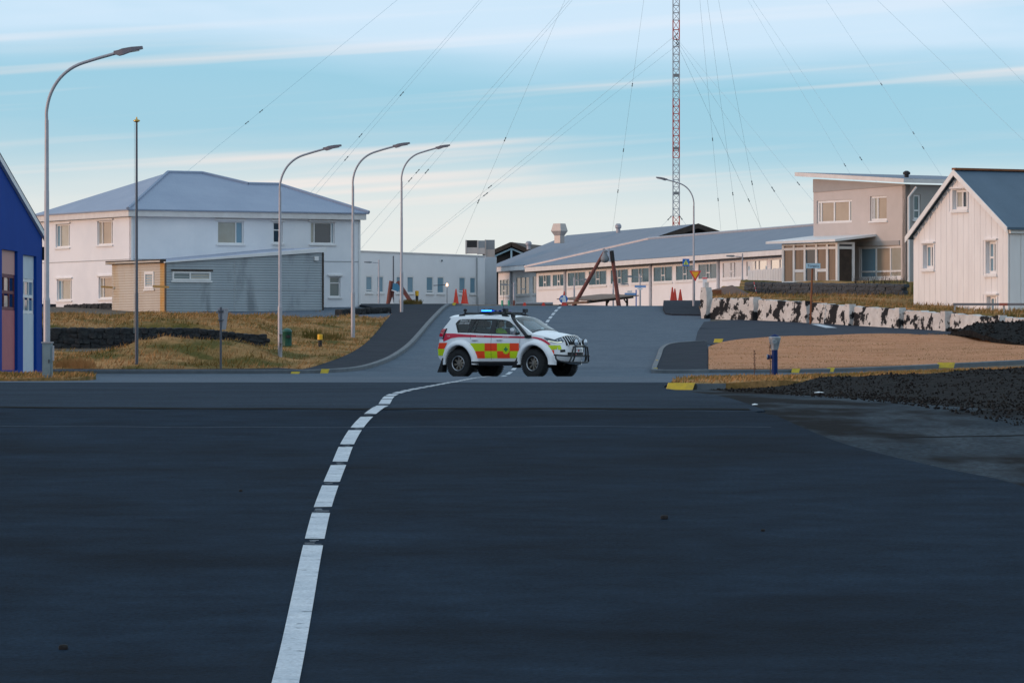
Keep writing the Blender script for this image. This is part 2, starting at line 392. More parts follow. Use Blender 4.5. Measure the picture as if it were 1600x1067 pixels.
# old concrete yard right of the near road, then the near road on top of it
struct(sheet('old_yard', [(-.2, 20), (40, 20), (40, 104), (X(1500, 104), 104), (X(1130, 96), 96), (X(1040, 90), 90), (X(1000, 82), 82), (2, 60)], Hz(.002), 'old_yard', step=(3, 1.2), sub=1.2))
edge = spline([(5.2, -20), (5.1, 20), (4.75, 38), (X(1600, 46.3), 46.3), (X(1460, 50.2), 50.2), (X(1300, 56.3), 56.3), (X(1180, 66), 66), (X(1120, 76), 76), (X(1048, 88.5), 88.5), (X(1040, 100), 100), (X(1070, 113), 113)], 6)
mid = [q for q in edge if q[1] < 63.4] + [(3.02, 64.0), (-20, 66.6), (-70, 68)]
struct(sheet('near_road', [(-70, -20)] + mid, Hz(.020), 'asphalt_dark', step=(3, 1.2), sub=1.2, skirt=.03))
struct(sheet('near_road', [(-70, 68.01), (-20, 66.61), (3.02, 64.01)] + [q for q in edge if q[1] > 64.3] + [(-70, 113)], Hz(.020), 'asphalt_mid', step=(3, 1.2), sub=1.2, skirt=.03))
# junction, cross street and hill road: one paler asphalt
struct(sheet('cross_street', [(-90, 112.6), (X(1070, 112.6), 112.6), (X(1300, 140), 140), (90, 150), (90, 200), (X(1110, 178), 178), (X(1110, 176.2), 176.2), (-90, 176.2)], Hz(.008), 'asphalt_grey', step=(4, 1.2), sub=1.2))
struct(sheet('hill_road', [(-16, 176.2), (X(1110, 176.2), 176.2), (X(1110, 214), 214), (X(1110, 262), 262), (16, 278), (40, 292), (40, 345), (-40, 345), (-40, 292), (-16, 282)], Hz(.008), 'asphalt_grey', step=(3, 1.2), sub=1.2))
struct(sheet('side_street', [(X(1085, 209), 209), (X(1200, 212), 212), (X(1560, 214), 214), (60, 214), (60, 226), (X(1500, 231), 231), (X(1300, 242), 242), (X(1150, 249), 249), (X(1100, 245), 245), (X(1090, 228), 228)], Hz(.016), 'asphalt_side', step=(2, 1.2), sub=1.2))
# seams across the near road
for k, (ya, yb, wd, nm) in enumerate(((66.6, 63.0, .55, 'tar'), (60.2, 58.4, .05, 'asphalt_grey'), (113.2, 96.0, .4, 'tar'))):
    bb = MB(); rows = []
    for i in range(81):
        x = -20 + i * .5 if k != 2 else 1.0 + i * .045
        t = i / 80; y = ya + (yb - ya) * t + math.sin(i * 1.7) * .08 + math.sin(i * .33) * .2
        if x > 3.1: break
        rows.append([Vector((x, y + wd * q * (1 + .3 * math.sin(i * 2.1)), H(y + wd * q) + .0245)) for q in (-.5, 0, .5)])
    bb.grid(rows); struct(bb.build('road_seam', nm, smooth=60))
# centre line: centre (px, distance) along the near road, then up the hill
CL_ = spline([(424, 23.4), (448, 28.4), (470, 33), (490, 38.6), (503, 42.7), (517, 46.7), (530, 50.7), (541, 54.7), (556, 58.7), (576, 62.7), (592, 65.4), (600, 67.0), (612, 76), (640, 86), (672, 97), (700, 110), (722, 124), (742, 138), (765, 150), (790, 172), (806, 185), (820, 198), (836, 216), (848, 233), (858, 250), (868, 266), (878, 280)], 24)
CLW = [Vector(pd(*q)) for q in CL_]
acc = [0.0]
for i in range(1, len(CLW)): acc.append(acc[-1] + (CLW[i] - CLW[i - 1]).length)
def at(s):
    for i in range(1, len(acc)):
        if acc[i] >= s:
            t = (s - acc[i - 1]) / (acc[i] - acc[i - 1]); return CLW[i - 1].lerp(CLW[i], t), (CLW[i] - CLW[i - 1]).normalized()
    return CLW[-1], (CLW[-1] - CLW[-2]).normalized()
s0 = 0.0; rl = random.Random(3)
OFS = (Vector(pd(424, 23.4)) - Vector(pd(448, 28.4))).length
dash = [(0.0, 10.0 + OFS)]
s = 10.7 + OFS
while s < acc[-1] - 2:
    ln = ((3.35 if s < 50 else 2.75) + rl.uniform(-.3, .25)) if s < 140 else 4.7; dash.append((s, s + ln)); s += 4.0 if s < 140 else 7.0
marks = tag(bpy.data.objects.new('centre_line', None), kind='structure'); link(marks)
for a, z in dash:
    bb = MB(); rows = []; n = max(3, int((z - a) / .35))
    for i in range(n + 1):
        p, t = at(a + (z - a) * i / n); nn = Vector((-t.y, t.x)); wj = .075
        jag = rl.uniform(-.05, .05) if i in (0, n) else 0
        rows.append([Vector(((p + nn * q).x, (p + nn * q).y + jag * q * 8, H((p + nn * q).y + jag * q * 8) + (.0255 if p.y < 112.9 else .0135))) for q in (-wj, -wj * .33, wj * .33, wj)])
    bb.grid(rows); bb.build('dash', 'line_paint', marks, smooth=60)
    if z < 45:                                  # worn slivers of paint left in the gap
        bb = MB()
        for k in range(4):
            c_ = z + .10 + .14 * k + rl.uniform(-.03, .03); l_ = -rl.uniform(-.01, .07); r_ = rl.uniform(-.01, .075); t_ = rl.uniform(.012, .035)
            (p, t), (p2, _) = at(c_), at(c_ + t_); nn = Vector((-t.y, t.x))
            if r_ - l_ > .02: bb.add([Vector(((q + nn * o_).x, (q + nn * o_).y, H((q + nn * o_).y) + .0255)) for q, o_ in ((p, l_), (p, r_), (p2, r_ * .9), (p2, l_ * .85))], [(0, 1, 2, 3)])
        if bb.f: bb.build('worn_paint', 'line_paint', marks)
# white edge paint at the mouth of the side street
struct(sheet('road_marking', [(X(1266, 241), 240.5), (X(1280, 241), 240.8), (X(1308, 234), 234), (X(1290, 234), 234)], Hz(.021), 'line_paint', step=.8))
# ---- left footway and kerb
KE = spline([ph(704, 477.8), ph(692, 486), ph(676, 503), ph(660, 522), ph(646, 538), ph(628, 553), ph(600, 568), ph(560, 579), pd(500, 177), pd(450, 176), pd(300, 175.6), pd(60, 175.6)], 8)
GE = spline([ph(600, 487), ph(612, 492), ph(600, 508), ph(585, 527), ph(566, 545), ph(536, 562), ph(500, 575), ph(470, 582), pd(436, 180.0), pd(400, 179.0), pd(300, 178.4), pd(55, 178.4)], 8)
top = [(X(704, 281.0) + .2, 283.5), (X(690, 285), 288), (-30, 288), (-30, 279), (X(560, 277), 277)]
foot = KE + GE[::-1] + top[::-1]
struct(sheet('footway', foot, Hz(.125), 'asphalt_path', step=1.5, sub=1.0, skirt=.2))
def kerbstrip(line, m='kerb', wdt=.16, hgt=.14, sgn=1, nm='kerb'):
    bb = MB(); rows = []; pts = [Vector(q) for q in line]
    for i, p in enumerate(pts):
        t = (pts[min(i + 1, len(pts) - 1)] - pts[max(i - 1, 0)]).normalized(); nn = Vector((-t.y, t.x)) * sgn
        a, c = p - nn * .02, p + nn * wdt
        rows.append([Vector((a.x, a.y, H(p.y) - .1)), Vector((a.x, a.y, H(p.y) + hgt - .02)), Vector((a.x + nn.x * .03, a.y + nn.y * .03, H(p.y) + hgt)), Vector((c.x, c.y, H(p.y) + hgt)), Vector((c.x, c.y, H(p.y) - .1))])
    bb.grid(rows); return struct(bb.build(nm, m, smooth=30))
kerbstrip(KE, sgn=-1)
kerbstrip(spline([(X(704, 281), 280.8), (X(712, 284), 284), (X(722, 290), 290)], 5), sgn=1)
# ---- right: footway corner, lawn, upper bank
RK = spline([pd(1108, 177.2), pd(1060, 176.4), pd(1024, 177), pd(1019, 180), ph(1027, 560), ph(1032, 548), ph(1045, 541.5), ph(1075, 538.5), ph(1100, 537)], 8)
struct(sheet('footway', RK + [ph(1106, 541, .13), pd(1106, 177.2)], Hz(.125), 'asphalt_path', step=1.2, sub=.9, skirt=.2))
kerbstrip(RK, sgn=-1)
kerbstrip(spline([pd(1106, 177.4), pd(1240, 177.6), pd(1400, 182), pd(1600, 189), pd(1800, 196)], 8), sgn=1, wdt=.35, hgt=.13)
LF = [pd(1107, 177.5), pd(1240, 178), pd(1400, 182.4), pd(1600, 189.4), pd(1760, 194)]
LB = [pd(1760, 214), pd(1560, 213.2), pd(1480, 214.5), ph(1420, 520.5, .13), ph(1300, 522.5, .13), ph(1190, 526.5, .13), ph(1130, 534, .13), ph(1107, 541, .13)]
lawnz = lambda x, y: H(y) + .135 + .02 * math.sin(x * 1.3 + y * .4) + .018 * math.sin(y * 1.1 - x * .7) + .22 * math.exp(-((800 + F * x / y - 1455) / 45) ** 2 - ((y - 212) / 3.0) ** 2)
struct(sheet('lawn', LF + LB, lawnz, 'lawn', step=1.2, skirt=.2))
UB = [pd(1037, 281), pd(1036, 268), pd(1040, 259.5), pd(1050, 257.5), pd(1112, 256), pd(1180, 262), pd(1180, 292), pd(1040, 290)]
struct(sheet('footway', UB, lambda x, y: H(y) + .09 + .22 * sst(258, 274, y), 'asphalt_path', step=1.5, skirt=.5, smooth=30))
# ---- near corner verge on the right with its gravel heap
def vz(x, y):
    px = 800 + F * x / y
    return H(y) + .11 * sst(150, 92, y) + .02 + .20 * sst(1180, 1640, px) * sst(90, 120, y) + .03 * math.sin(x * 2.3 + y * .31)
VP = spline([pd(1048, 90.0), pd(1120, 91.0), pd(1200, 91.5), pd(1300, 95), pd(1420, 101), pd(1600, 112), pd(1750, 118)], 6) + [pd(1750, 157), pd(1600, 156), pd(1300, 150), pd(1150, 141), pd(1085, 121), pd(1050, 98)]
struct(sheet('verge', VP, vz, 'dry_grass', step=1.2, skirt=.12))
GFR = [(1100, 91.5), (1150, 84), (1250, 79), (1340, 74), (1430, 69), (1520, 66), (1640, 64), (1900, 64)]
def gfront(px):
    for (a, c), (e, g) in zip(GFR[:-1], GFR[1:]):
        if px <= e: return c + (g - c) * max(0, px - a) / (e - a)
    return 64
def gz(x, y):
    px = 800 + F * x / y
    e = sst(1130, 1330, px) * sst(1.0, 20, y - gfront(px)) * sst(124, 104, y)
    n = .5 + .5 * math.sin(x * 3.1 + y * .5) * math.sin(x * 1.3 - y * .8) + .25 * math.sin(x * 9 + y * 2.3) * math.sin(x * 5 - y * 3.1)
    return H(y) + .008 + e * (.17 + .08 * n + .13 * sst(1400, 1640, px))
GP = spline([pd(1100, 91.5), pd(1150, 84), pd(1250, 79), pd(1340, 74), pd(1430, 69), pd(1520, 66), pd(1640, 64)], 6) + [pd(1700, 64), pd(1700, 122), pd(1560, 108), pd(1400, 98.5), pd(1280, 93.5), pd(1180, 92.6)]
tag(sheet('gravel', GP, gz, 'gravel', step=.45, sub=.4, skirt=.02), 'heap of black gravel spread along the dry verge', 'gravel', kind='stuff')
# ---- left grass bank with mounds and a terrace behind the stone wall
WALLD = lambda px: 206.5 + (px - 60) * .004
def bankz(x, y):
    px = 800 + F * x / y; z = H(y) + .11
    m = 0.0
    for (cx, cy, sx_, sy_, a) in ((235, 187.5, 88, 5.0, .62), (330, 189, 75, 4.0, .60), (150, 185, 55, 3.5, .20), (425, 195, 55, 4.5, .26), (480, 199.5, 60, 3.5, .17), (395, 188, 40, 2.5, .25), (560, 236, 40, 5, .25), (480, 228, 60, 5, .25)):
        m += a * math.exp(-((px - cx) / sx_) ** 2 - ((y - cy) / sy_) ** 2)
    d_ = -.30 * sst(440, 380, px) * sst(197, 203, y) * sst(209, 206, y)
    t = (.70 + .1 * math.sin(px * .03)) * sst(455, 385, px) * sst(WALLD(px) + .2, WALLD(px) + .9, y) * (1 - sst(212, 262, y))
    r = .07 * math.sin(x * 1.3 + y * .55) * math.sin(x * .6 - y * .4) + .05 * math.sin(x * 2.3 - y * .9) + .03 * math.sin(x * 4.3 + y * 1.9) + .02 * math.sin(x * 7.1 - y * 2.9)
    return z + (m + t + d_ + r) * sst(178.0, 181.5, y) - .26 * sst(246, 260, y)
BK = GE + [pd(-150, 178.4), pd(-150, 288), pd(500, 288), pd(600, 284)]
BK = GE[::-1] + [ph(585, 486)] + [(X(560, 268), 268), (X(560, 285), 285), (-42, 285), (-42, 178.4)]
struct(sheet('grass_bank', BK, bankz, 'dry_grass', step=.8, sub=.7, skirt=.3, smooth=180))
# raised garden between the two right-hand stone walls
gpts = [(1112, 466, 252.6), (1165, 466.5, 250.2), (1240, 471, 245.6), (1330, 477, 239.8), (1400, 483, 235.2), (1480, 490.5, 230.1), (1600, 498.5, 222.6), (1800, 505, 213), (1850, 486, 235), (1620, 493, 240), (1495, 489, 246), (1440, 472, 252),
        (1424, 461, 258), (1412, 440, 270), (1500, 440, 300), (1160, 440, 300), (1150, 455, 275), (1110, 462, 262)]
ins = [(1200, 463, 256), (1300, 463.5, 252), (1380, 466, 250), (1440, 478, 243), (1300, 470, 245), (1300, 440, 276), (1180, 448, 270), (1470, 487, 238)]
G3 = {}
for q in gpts + ins: p = P(*q); G3[(round(p.x, 3), round(p.y, 3))] = p.z
def gardz(x, y):
    n = dn = 0.0
    for (a, c), z in G3.items():
        q = ((x - a) ** 2 + (y - c) ** 2)
        if q < 1e-4: return z
        wt = 1 / q ** 2; n += z * wt; dn += wt
    return n / dn + .03 * math.sin(x * 2.1 + y) + .02 * math.sin(x * 5 - y * 2)
struct(sheet('garden', [tuple(P(*q).xy) for q in gpts], gardz, 'dry_grass', step=.9, skirt=.9, smooth=180))
# ---------------------------------------------------------------- dry grass blades
def blades(name, label, areas, m='blade'):
    rg = random.Random(5); b = MB(); V = []; Fc = []
    for (poly, zf, n, h0, h1, cond) in areas:
        x0 = min(p[0] for p in poly); x1 = max(p[0] for p in poly); y0 = min(p[1] for p in poly); y1 = max(p[1] for p in poly); c = 0; tr = 0
        while c < n and tr < n * 12:
            tr += 1; x = rg.uniform(x0, x1); y = rg.uniform(y0, y1)
            if not inpoly((x, y), poly) or (cond and not cond(800 + F * x / y, y)): continue
            c += 1; z = zf(x, y) - .01; h = rg.uniform(h0, h1); a = rg.uniform(0, 6.28); wd = .012 + h * .07; lx, ly = rg.gauss(.25, .45) * h, rg.gauss(0, .4) * h
            i = len(V); V += [(x - math.cos(a) * wd, y - math.sin(a) * wd, z), (x + math.cos(a) * wd, y + math.sin(a) * wd, z), (x + lx, y + ly, z + h)]; Fc.append((i, i + 1, i + 2))
    b.add(V, Fc); return tag(b.build(name, m, fix=False), label, 'grass', kind='stuff')
BKV = [p for p in BK if p[0] > -41] + [(-27, 178.4)]
BKV = GE[::-1] + [(X(560, 266), 266), (-25, 266), (-20, 178.4)]
blades('dry_grass_blades', 'short dry golden grass on the mounds and terrace by the white house', [
    (BKV, bankz, 30000, .05, .16, None), (BKV, bankz, 5000, .10, .22, lambda px, y: y > 207 and px < 470), (BKV, bankz, 1800, .12, .25, lambda px, y: 180 < y < 186 and px < 420)])
blades('verge_grass_blades', 'short dry grass on the verge beside the blue hydrant', [(VP, vz, 12000, .03, .10, lambda px, y: px < 1640)])
blades('garden_grass_blades', 'dry grass above the whitewashed wall', [([tuple(P(*q).xy) for q in gpts[:13]] + [tuple(P(1110, 462, 262).xy)], gardz, 8000, .06, .25, None)])
blades('lawn_edge_blades', 'clipped tan lawn grass beside the side street', [(LF + LB, lawnz, 14000, .015, .045, None)])
def gtuft(px, py, d, n, r, h, nm, lab, zf):
    x, y = pd(px, d); b = MB(); rg = random.Random(px)
    for i in range(n):
        a = rg.uniform(0, 6.28); q = r * math.sqrt(rg.random()); xx, yy = x + math.cos(a) * q, y + math.sin(a) * q; z = zf(xx, yy) - .02; hh = h * rg.uniform(.4, 1.1); w_ = .02
        dx, dy = math.cos(a) * hh * .5 * rg.random(), math.sin(a) * hh * .5 * rg.random()
        b.add([(xx - w_, yy, z), (xx + w_, yy, z), (xx + dx, yy + dy, z + hh)], [(0, 1, 2)])
    return tag(b.build(nm, 'blade', fix=False), lab, 'grass')
gtuft(1122, 498, 252.3, 900, .8, .6, 'grass_tuft', 'shaggy tuft of dry grass at the foot of the whitewashed wall end', lambda x, y: H(y) + .05)
gtuft(642, 470, 279, 500, .6, .3, 'grass_tuft', 'yellowed grass tuft around the black post with yellow cap near the school', lambda x, y: H(y) + .12)
gtuft(505, 512, 214, 300, .9, .5, 'grass_tuft', 'pale tall grass tuft behind the green litter bin', bankz)
gtuft(118, 582, 180.5, 500, .7, .35, 'grass_tuft', 'greenish grass tuft in front of the low mound by the blue garage', bankz)

RBP = [pd(1478, 216.5), pd(1500, 213), pd(1545, 208), pd(1600, 205), pd(1760, 202), pd(1760, 215), pd(1600, 217.5)]
def rbz(x, y): 
    px = 800 + F * x / y
    return lawnz(x, y) + .03 + .55 * sst(203, 216, y) * sst(1470, 1530, px) + .05 * math.sin(x * 5 + y * 2) * math.sin(x * 2 - y * 3)
tag(sheet('rubble', RBP, rbz, 'gravel', step=.4, sub=.4, skirt=.2), 'dark rubble bank below the black slab at the end of the lawn', 'rubble', kind='stuff')

LVP = spline([pd(-60, 121.5), pd(40, 121), pd(110, 122.5), pd(142, 126), pd(150, 131)], 5) + [pd(120, 140), pd(-60, 142)]
lvz = lambda x, y: H(y) + .07 + .05 * math.exp(-((y - 131) / 5) ** 2) + .02 * math.sin(x * 4 + y)
struct(sheet('verge', LVP, lvz, 'dry_grass', step=.8, skirt=.12))
blades('garage_verge_blades', 'scruffy short grass at the foot of the lamp by the blue garage', [(LVP, lvz, 2600, .04, .14, None)])

# cracks between the old concrete slabs
for ya, yb, xa, xb in ((57, 60.5, 4.2, 12), (69, 66, 3.6, 12), (78, 76, 3.4, 9), (50, 52, 5.4, 12)):
    bb = MB(); rows = []; rk_ = random.Random(ya)
    for i in range(41):
        t = i / 40; x = xa + (xb - xa) * t; y = ya + (yb - ya) * t + rk_.gauss(0, .10); hw_ = .06 + .05 * rk_.random()
        rows.append([Vector((x, y - hw_, H(y - hw_) + .006)), Vector((x, y + hw_, H(y + hw_) + .006))])
    bb.grid(rows); struct(bb.build('slab_joint', 'tar'))

# loose black stones on the heap, the rubble and the yard edge
bb = MB(); rk_ = random.Random(4); V = []; Fc = []
def scat(poly, zf, n, a, c):
    x0 = min(p[0] for p in poly); x1 = max(p[0] for p in poly); y0 = min(p[1] for p in poly); y1 = max(p[1] for p in poly); k = 0
    while k < n:
        x, y = rk_.uniform(x0, x1), rk_.uniform(y0, y1)
        if not inpoly((x, y), poly) or x > 14.5 and y < 130: continue
        k += 1; r_ = rk_.uniform(a, c) * rk_.uniform(.5, 1); z = zf(x, y) + r_ * .3; i = len(V)
        for q in ((1, 0, -.3), (-.6, .8, -.3), (-.5, -.9, -.3), (.2, .1, .8), (-.3, .5, .5), (.5, -.6, .4)): V.append((x + q[0] * r_ * rk_.uniform(.7, 1.2), y + q[1] * r_ * rk_.uniform(.7, 1.2), z + q[2] * r_))
        Fc.extend([(i, i+1, i+4), (i, i+4, i+3), (i+1, i+2, i+4), (i+4, i+2, i+3), (i+2, i, i+5), (i+2, i+5, i+3), (i, i+3, i+5)])
scat(GP, gz, 5000, .010, .034); scat(RBP, rbz, 700, .03, .11)
scat([pd(1110, 90), pd(1250, 76), pd(1640, 58), pd(1640, 66), pd(1250, 80)], lambda x, y: max(gz(x, y), H(y) + .004), 900, .012, .035)
bb.add(V, Fc); tag(bb.build('loose_gravel', 'gravel', fix=False), 'loose black stones scattered over the gravel heap and rubble bank', 'gravel', kind='stuff')
# ================================================================ BUILDINGS
class Facade:                              # vertical wall plane: o = plan point, a = plan direction; outward normal n
    def __init__(s, px, d, ang, flip=False):
        s.o = Vector(pd(px, d)); s.a = Vector((math.cos(R(ang)), math.sin(R(ang)))); s.n = Vector((s.a.y, -s.a.x))
    def u(s, px):
        k = (px - 800) / F; return (k * s.o.y - s.o.x) / (s.a.x - k * s.a.y)
    def uv(s, px, py):
        u = s.u(px); return u, Z(py, s.o.y + u * s.a.y)
    def fm(s, u, v, w): return Vector((s.o.x + s.a.x * u + s.n.x * w, s.o.y + s.a.y * u + s.n.y * w, v))
    def sub(s, u, w, rot):                 # a facade starting at (u,w) turned by rot degrees
        q = Facade.__new__(Facade); p = s.fm(u, 0, w); q.o = Vector((p.x, p.y)); c, t = math.cos(R(rot)), math.sin(R(rot))
        q.a = Vector((s.a.x * c - s.a.y * t, s.a.x * t + s.a.y * c)); q.n = Vector((q.a.y, -q.a.x)); return q
def panel(name, m, root, fa, outline, holes=(), thick=.25):
    vs, tr = cdt(outline, holes); b = MB(); fm = fa.fm
    b.add([fm(q[0], q[1], 0) for q in vs], tr)
    for pl in [outline] + list(holes):
        n = len(pl); b.add([fm(q[0], q[1], 0) for q in pl] + [fm(q[0], q[1], -thick) for q in pl], [(i, (i+1) % n, n + (i+1) % n, n + i) for i in range(n)])
    return b.build(name, m, root, fix=False)
def rect(u0, v0, u1, v1): return [(u0, v0), (u1, v0), (u1, v1), (u0, v1)]
def window(root, fa, r, cols=(), rows=(), pane='pane_teal', frame='trim_white', fw=.07, back=.10, sill=True, lintel=False, panes=None, proud=0.0):
    (u0, v0), (u1, v1) = r[0], r[2]; b = MB(); fm = fa.fm; w0, w1 = -back - .06 + proud, -back + .02 + proud
    def bar(a, c, e, g): b.prism(rect(a, c, e, g), fm, w0, w1)
    bar(u0, v0, u0 + fw, v1); bar(u1 - fw, v0, u1, v1); bar(u0 + fw, v0, u1 - fw, v0 + fw); bar(u0 + fw, v1 - fw, u1 - fw, v1)
    us = [u0 + fw]; 
    for c in cols:
        q = u0 + (u1 - u0) * c; bar(q - fw * .4, v0 + fw, q + fw * .4, v1 - fw); us += [q - fw * .4, q + fw * .4]
    us.append(u1 - fw)
    for (i, t) in rows:                    # transom in column i at fraction t
        q = v0 + (v1 - v0) * t; bar(us[2*i] + .003, q - fw * .4, us[2*i + 1] - .003, q + fw * .4)
    o = b.build('window', frame, root)
    for i in range(len(us) // 2):
        p = MB(); p.prism(rect(us[2*i] - .01, v0 + fw - .01, us[2*i + 1] + .01, v1 - fw + .01), fm, w0 + .02, w0 + .035)
        p.build('pane', panes[i] if panes else pane, o)
    if sill: s = MB(); s.prism(rect(u0 - .08, v0 - .10, u1 + .08, v0 - .015), fm, -back + .02, .07 + proud); s.build('sill', frame, o)
    if lintel: s = MB(); s.prism(rect(u0 - .12, v1 + .02, u1 + .12, v1 + .10), fm, -.02, .09 + proud); s.build('lintel', frame, o)
    return o
def hole(fa, px0, py0, px1, py1, top_from='l'):
    ua, va = fa.uv(px0, py1); ub, vb = fa.uv(px1, py1); _, vt = fa.uv(px0, py0); return rect(ua, va, ub, vt)
def strip(name, m, root, pts, fm, w0, w1):
    b = MB(); b.prism(pts, fm, w0, w1); return b.build(name, m, root)
# ---------------------------------------------------------------- white two-storey house, left
fr = Facade(205, 270, 29); W1 = fr.u(563); lf = fr.sub(0, 0, 90 + 0); 
lf = Facade.__new__(Facade); lf.o = fr.o.copy(); lf.a = Vector((-fr.a.y, fr.a.x)); lf.n = Vector((-fr.a.x, -fr.a.y))
lf_fm = lf.fm
W2 = lf.u(62); ZE = Z(327, 270); ZB = Z(489, 270)
house = thing('white_house', 'white two-storey house with blue metal hip roof behind a corrugated shed', 'house', (fr.o.x, fr.o.y, ZB))
wr = [(340, 345.5, 381, 381), (427, 347, 442, 380), (485, 347, 523, 381), (515, 432, 532, 464)]
hs = [hole(fr, *q) for q in wr]
panel('wall', 'clad_white', house, fr, rect(0, ZB - 1, W1, ZE - .35), hs)
window(house, fr, hs[0], (.72,), panes=('pane_curtain', 'pane_blue'), lintel=True)
window(house, fr, hs[1], (), ((0, .62),), pane='pane_dark', lintel=True)
window(house, fr, hs[2], (.18, .88), panes=('pane_curtain', 'pane_dark', 'pane_blue'), lintel=True)
window(house, fr, hs[3], (), ((0, .68),), pane='pane_teal', lintel=True)
wl = [(87, 350, 109, 386), (152, 344.5, 176, 382), (89, 436, 112, 469), (154, 432, 177, 466)]
hl = []
for q in wl:
    ua, va = lf.uv(q[2], q[3]); ub, _ = lf.uv(q[0], q[3]); _, vt = lf.uv(q[2], q[1]); hl.append(rect(ua, va, ub, vt))
panel('wall', 'clad_white', house, lf, rect(0, ZB - 1, W2, ZE - .35), hl)
for i, q in enumerate(hl): window(house, lf, q, (.16, .75), panes=('pane_beige', 'pane_curtain', 'pane_blue') if i % 2 == 0 else ('pane_beige', 'pane_beige', 'pane_curtain'), lintel=True)
for fa, W_ in ((fr, W1), (lf, W2)):
    strip('frieze', 'fascia', house, rect(-.25, ZE - .38, W_ + .22, ZE - .03), fa.fm, .03, .28)
    strip('floor_band', 'gutter_grey', house, rect(.02, Z(405, 270) - .02, W_ - .02, Z(405, 270) + .02), fa.fm, .005, .02)
strip('plinth', 'lava', house, rect(-.02, ZB - 1, W1 + .02, ZB + .1), fr.fm, .02, .06)
strip('plinth', 'lava', house, rect(.0, ZB - 1, W2 + .02, ZB + .16), lf.fm, .02, .06)
strip('corner_trim', 'trim_white', house, rect(-.02, ZB + .12, .10, ZE - .40), fr.fm, .022, .045)
strip('corner_trim', 'trim_white', house, rect(W1 - .12, ZB + .12, W1 - .01, ZE - .40), fr.fm, .022, .045)
def hp(s, t, z): p = fr.fm(s, z, -t); return p
OV = .35; RH = 2.22; T0 = 6.15
def fz(t): return ZE + RH * (t + OV) / (T0 + OV)
def solve_s(px, t):
    k = (px - 800) / F; ox, oy = fr.o.x - fr.n.x * t, fr.o.y - fr.n.y * t; return (k * oy - ox) / (fr.a.x - k * fr.a.y)
A_ = hp(solve_s(262, T0), T0, fz(T0)); B_ = hp(solve_s(316, T0), T0, fz(T0))
t2 = 4.35; C_ = hp(solve_s(388, t2), t2, fz(t2)); D_ = hp(solve_s(436, t2), t2, fz(t2))
e0 = hp(-OV, -OV, ZE); e1 = hp(W1 + OV, -OV, ZE); e2 = hp(W1 + OV, W2 + OV, ZE); e3 = hp(-OV, W2 + OV, ZE)
Cb = hp(solve_s(388, t2), 2 * T0 - t2, fz(t2)); Db = hp(solve_s(436, t2), 2 * T0 - t2, fz(t2))
b = MB(); b.add([e0, e1, e2, e3, A_, B_, C_, D_, Cb, Db], [(0, 1, 7, 6, 5, 4), (0, 4, 3), (3, 4, 5, 8, 9, 2), (1, 2, 9, 7), (5, 6, 8), (6, 7, 9, 8)])
dn = Vector((0, 0, -.07)); b.add([q for p in ((e0, e1), (e1, e2), (e2, e3), (e3, e0)) for q in (p[0], p[1], p[1] + dn, p[0] + dn)], [(4*i, 4*i+1, 4*i+2, 4*i+3) for i in range(4)])
b.add([e0 + dn, e1 + dn, e2 + dn, e3 + dn], [(0, 1, 2, 3)])
rf = b.build('roof', 'roof_blue', house, fix=False)
b = MB()
for p, q in ((e0, A_), (A_, B_), (B_, C_), (C_, D_), (D_, e1)): b.tube([p + Vector((0, 0, .02)), q + Vector((0, 0, .02))], .10, 6)
b.build('ridge_cap', 'roof_blue', rf)
# ---------------------------------------------------------------- corrugated shed
sf = Facade(258, 264, 29); SW = sf.u(505); sl = Facade.__new__(Facade); sl.o = sf.o.copy(); sl.a = Vector((-sf.a.y, sf.a.x)); sl.n = Vector((-sf.a.x, -sf.a.y))
SL = sl.u(175); zb = Z(488.5, 264)
shed = thing('corrugated_shed', 'low corrugated metal shed, grey front and rust-stained tan side, before the white house', 'shed', (sf.o.x, sf.o.y, zb))
def corr(name, m, fa, W_, z0, topf, pitch=.135, amp=.014, u0=0.0):
    b = MB(); rows = []; z = z0; zmax = max(topf(u0), topf(W_)); n = int((zmax - z0) / pitch * 4)
    us = [u0 + (W_ - u0) * i / 24 for i in range(25)]
    for i in range(n + 1):
        z = z0 + i * pitch / 4; w_ = amp * math.sin(2 * math.pi * i / 4 + .4)
        rows.append([fa.fm(u, min(z, topf(u)), w_ if z < topf(u) else 0) for u in us])
    b.grid(rows); return b.build(name, m, shed, smooth=80, fix=False)
tz0 = sf.uv(258, 411)[1]; tz1 = sf.uv(505, 394)[1]
corr('front_cladding', 'corr_grey', sf, SW, zb - .05, lambda u: tz0 + (tz1 - tz0) * u / SW)
ts = sl.uv(175, 413)[1]
corr('side_cladding', 'corr_tan', sl, SL, zb - .05, lambda u: tz0 + .0 + (ts - tz0) * u / SL, u0=.62)
corr('rusty_side_cladding', 'rust_streak', sl, .62, zb - .05, lambda u: tz0 + (ts - tz0) * u / SL)
strip('base', 'lava', shed, rect(.05, zb - 1.2, SW - .05, zb - .04), sf.fm, -.2, -.03)
strip('base', 'lava', shed, rect(.05, zb - 1.2, SL - .05, zb - .04), sl.fm, -.2, -.03)
strip('corner_flashing', 'wood_brown', shed, rect(-.05, zb, .05, tz0), sf.fm, .016, .05)
strip('corner_flashing', 'dark_wood', shed, rect(SW - .07, zb, SW + .02, tz1 - .02), sf.fm, .016, .05)
strip('seam', 'gutter_grey', shed, rect(3.95, zb + .02, 3.98, tz0 + .2), sf.fm, .015, .022)
strip('seam', 'gutter_grey', shed, rect(.1, zb + 1.2, SW - .1, zb + 1.22), sf.fm, .015, .022)
strip('roof_edge', 'trim_white', shed, [(-.05, tz0 + .01), (SW + .15, tz1 + .01), (SW + .15, tz1 + .24), (-.05, tz0 + .06)], sf.fm, -.3, .12)
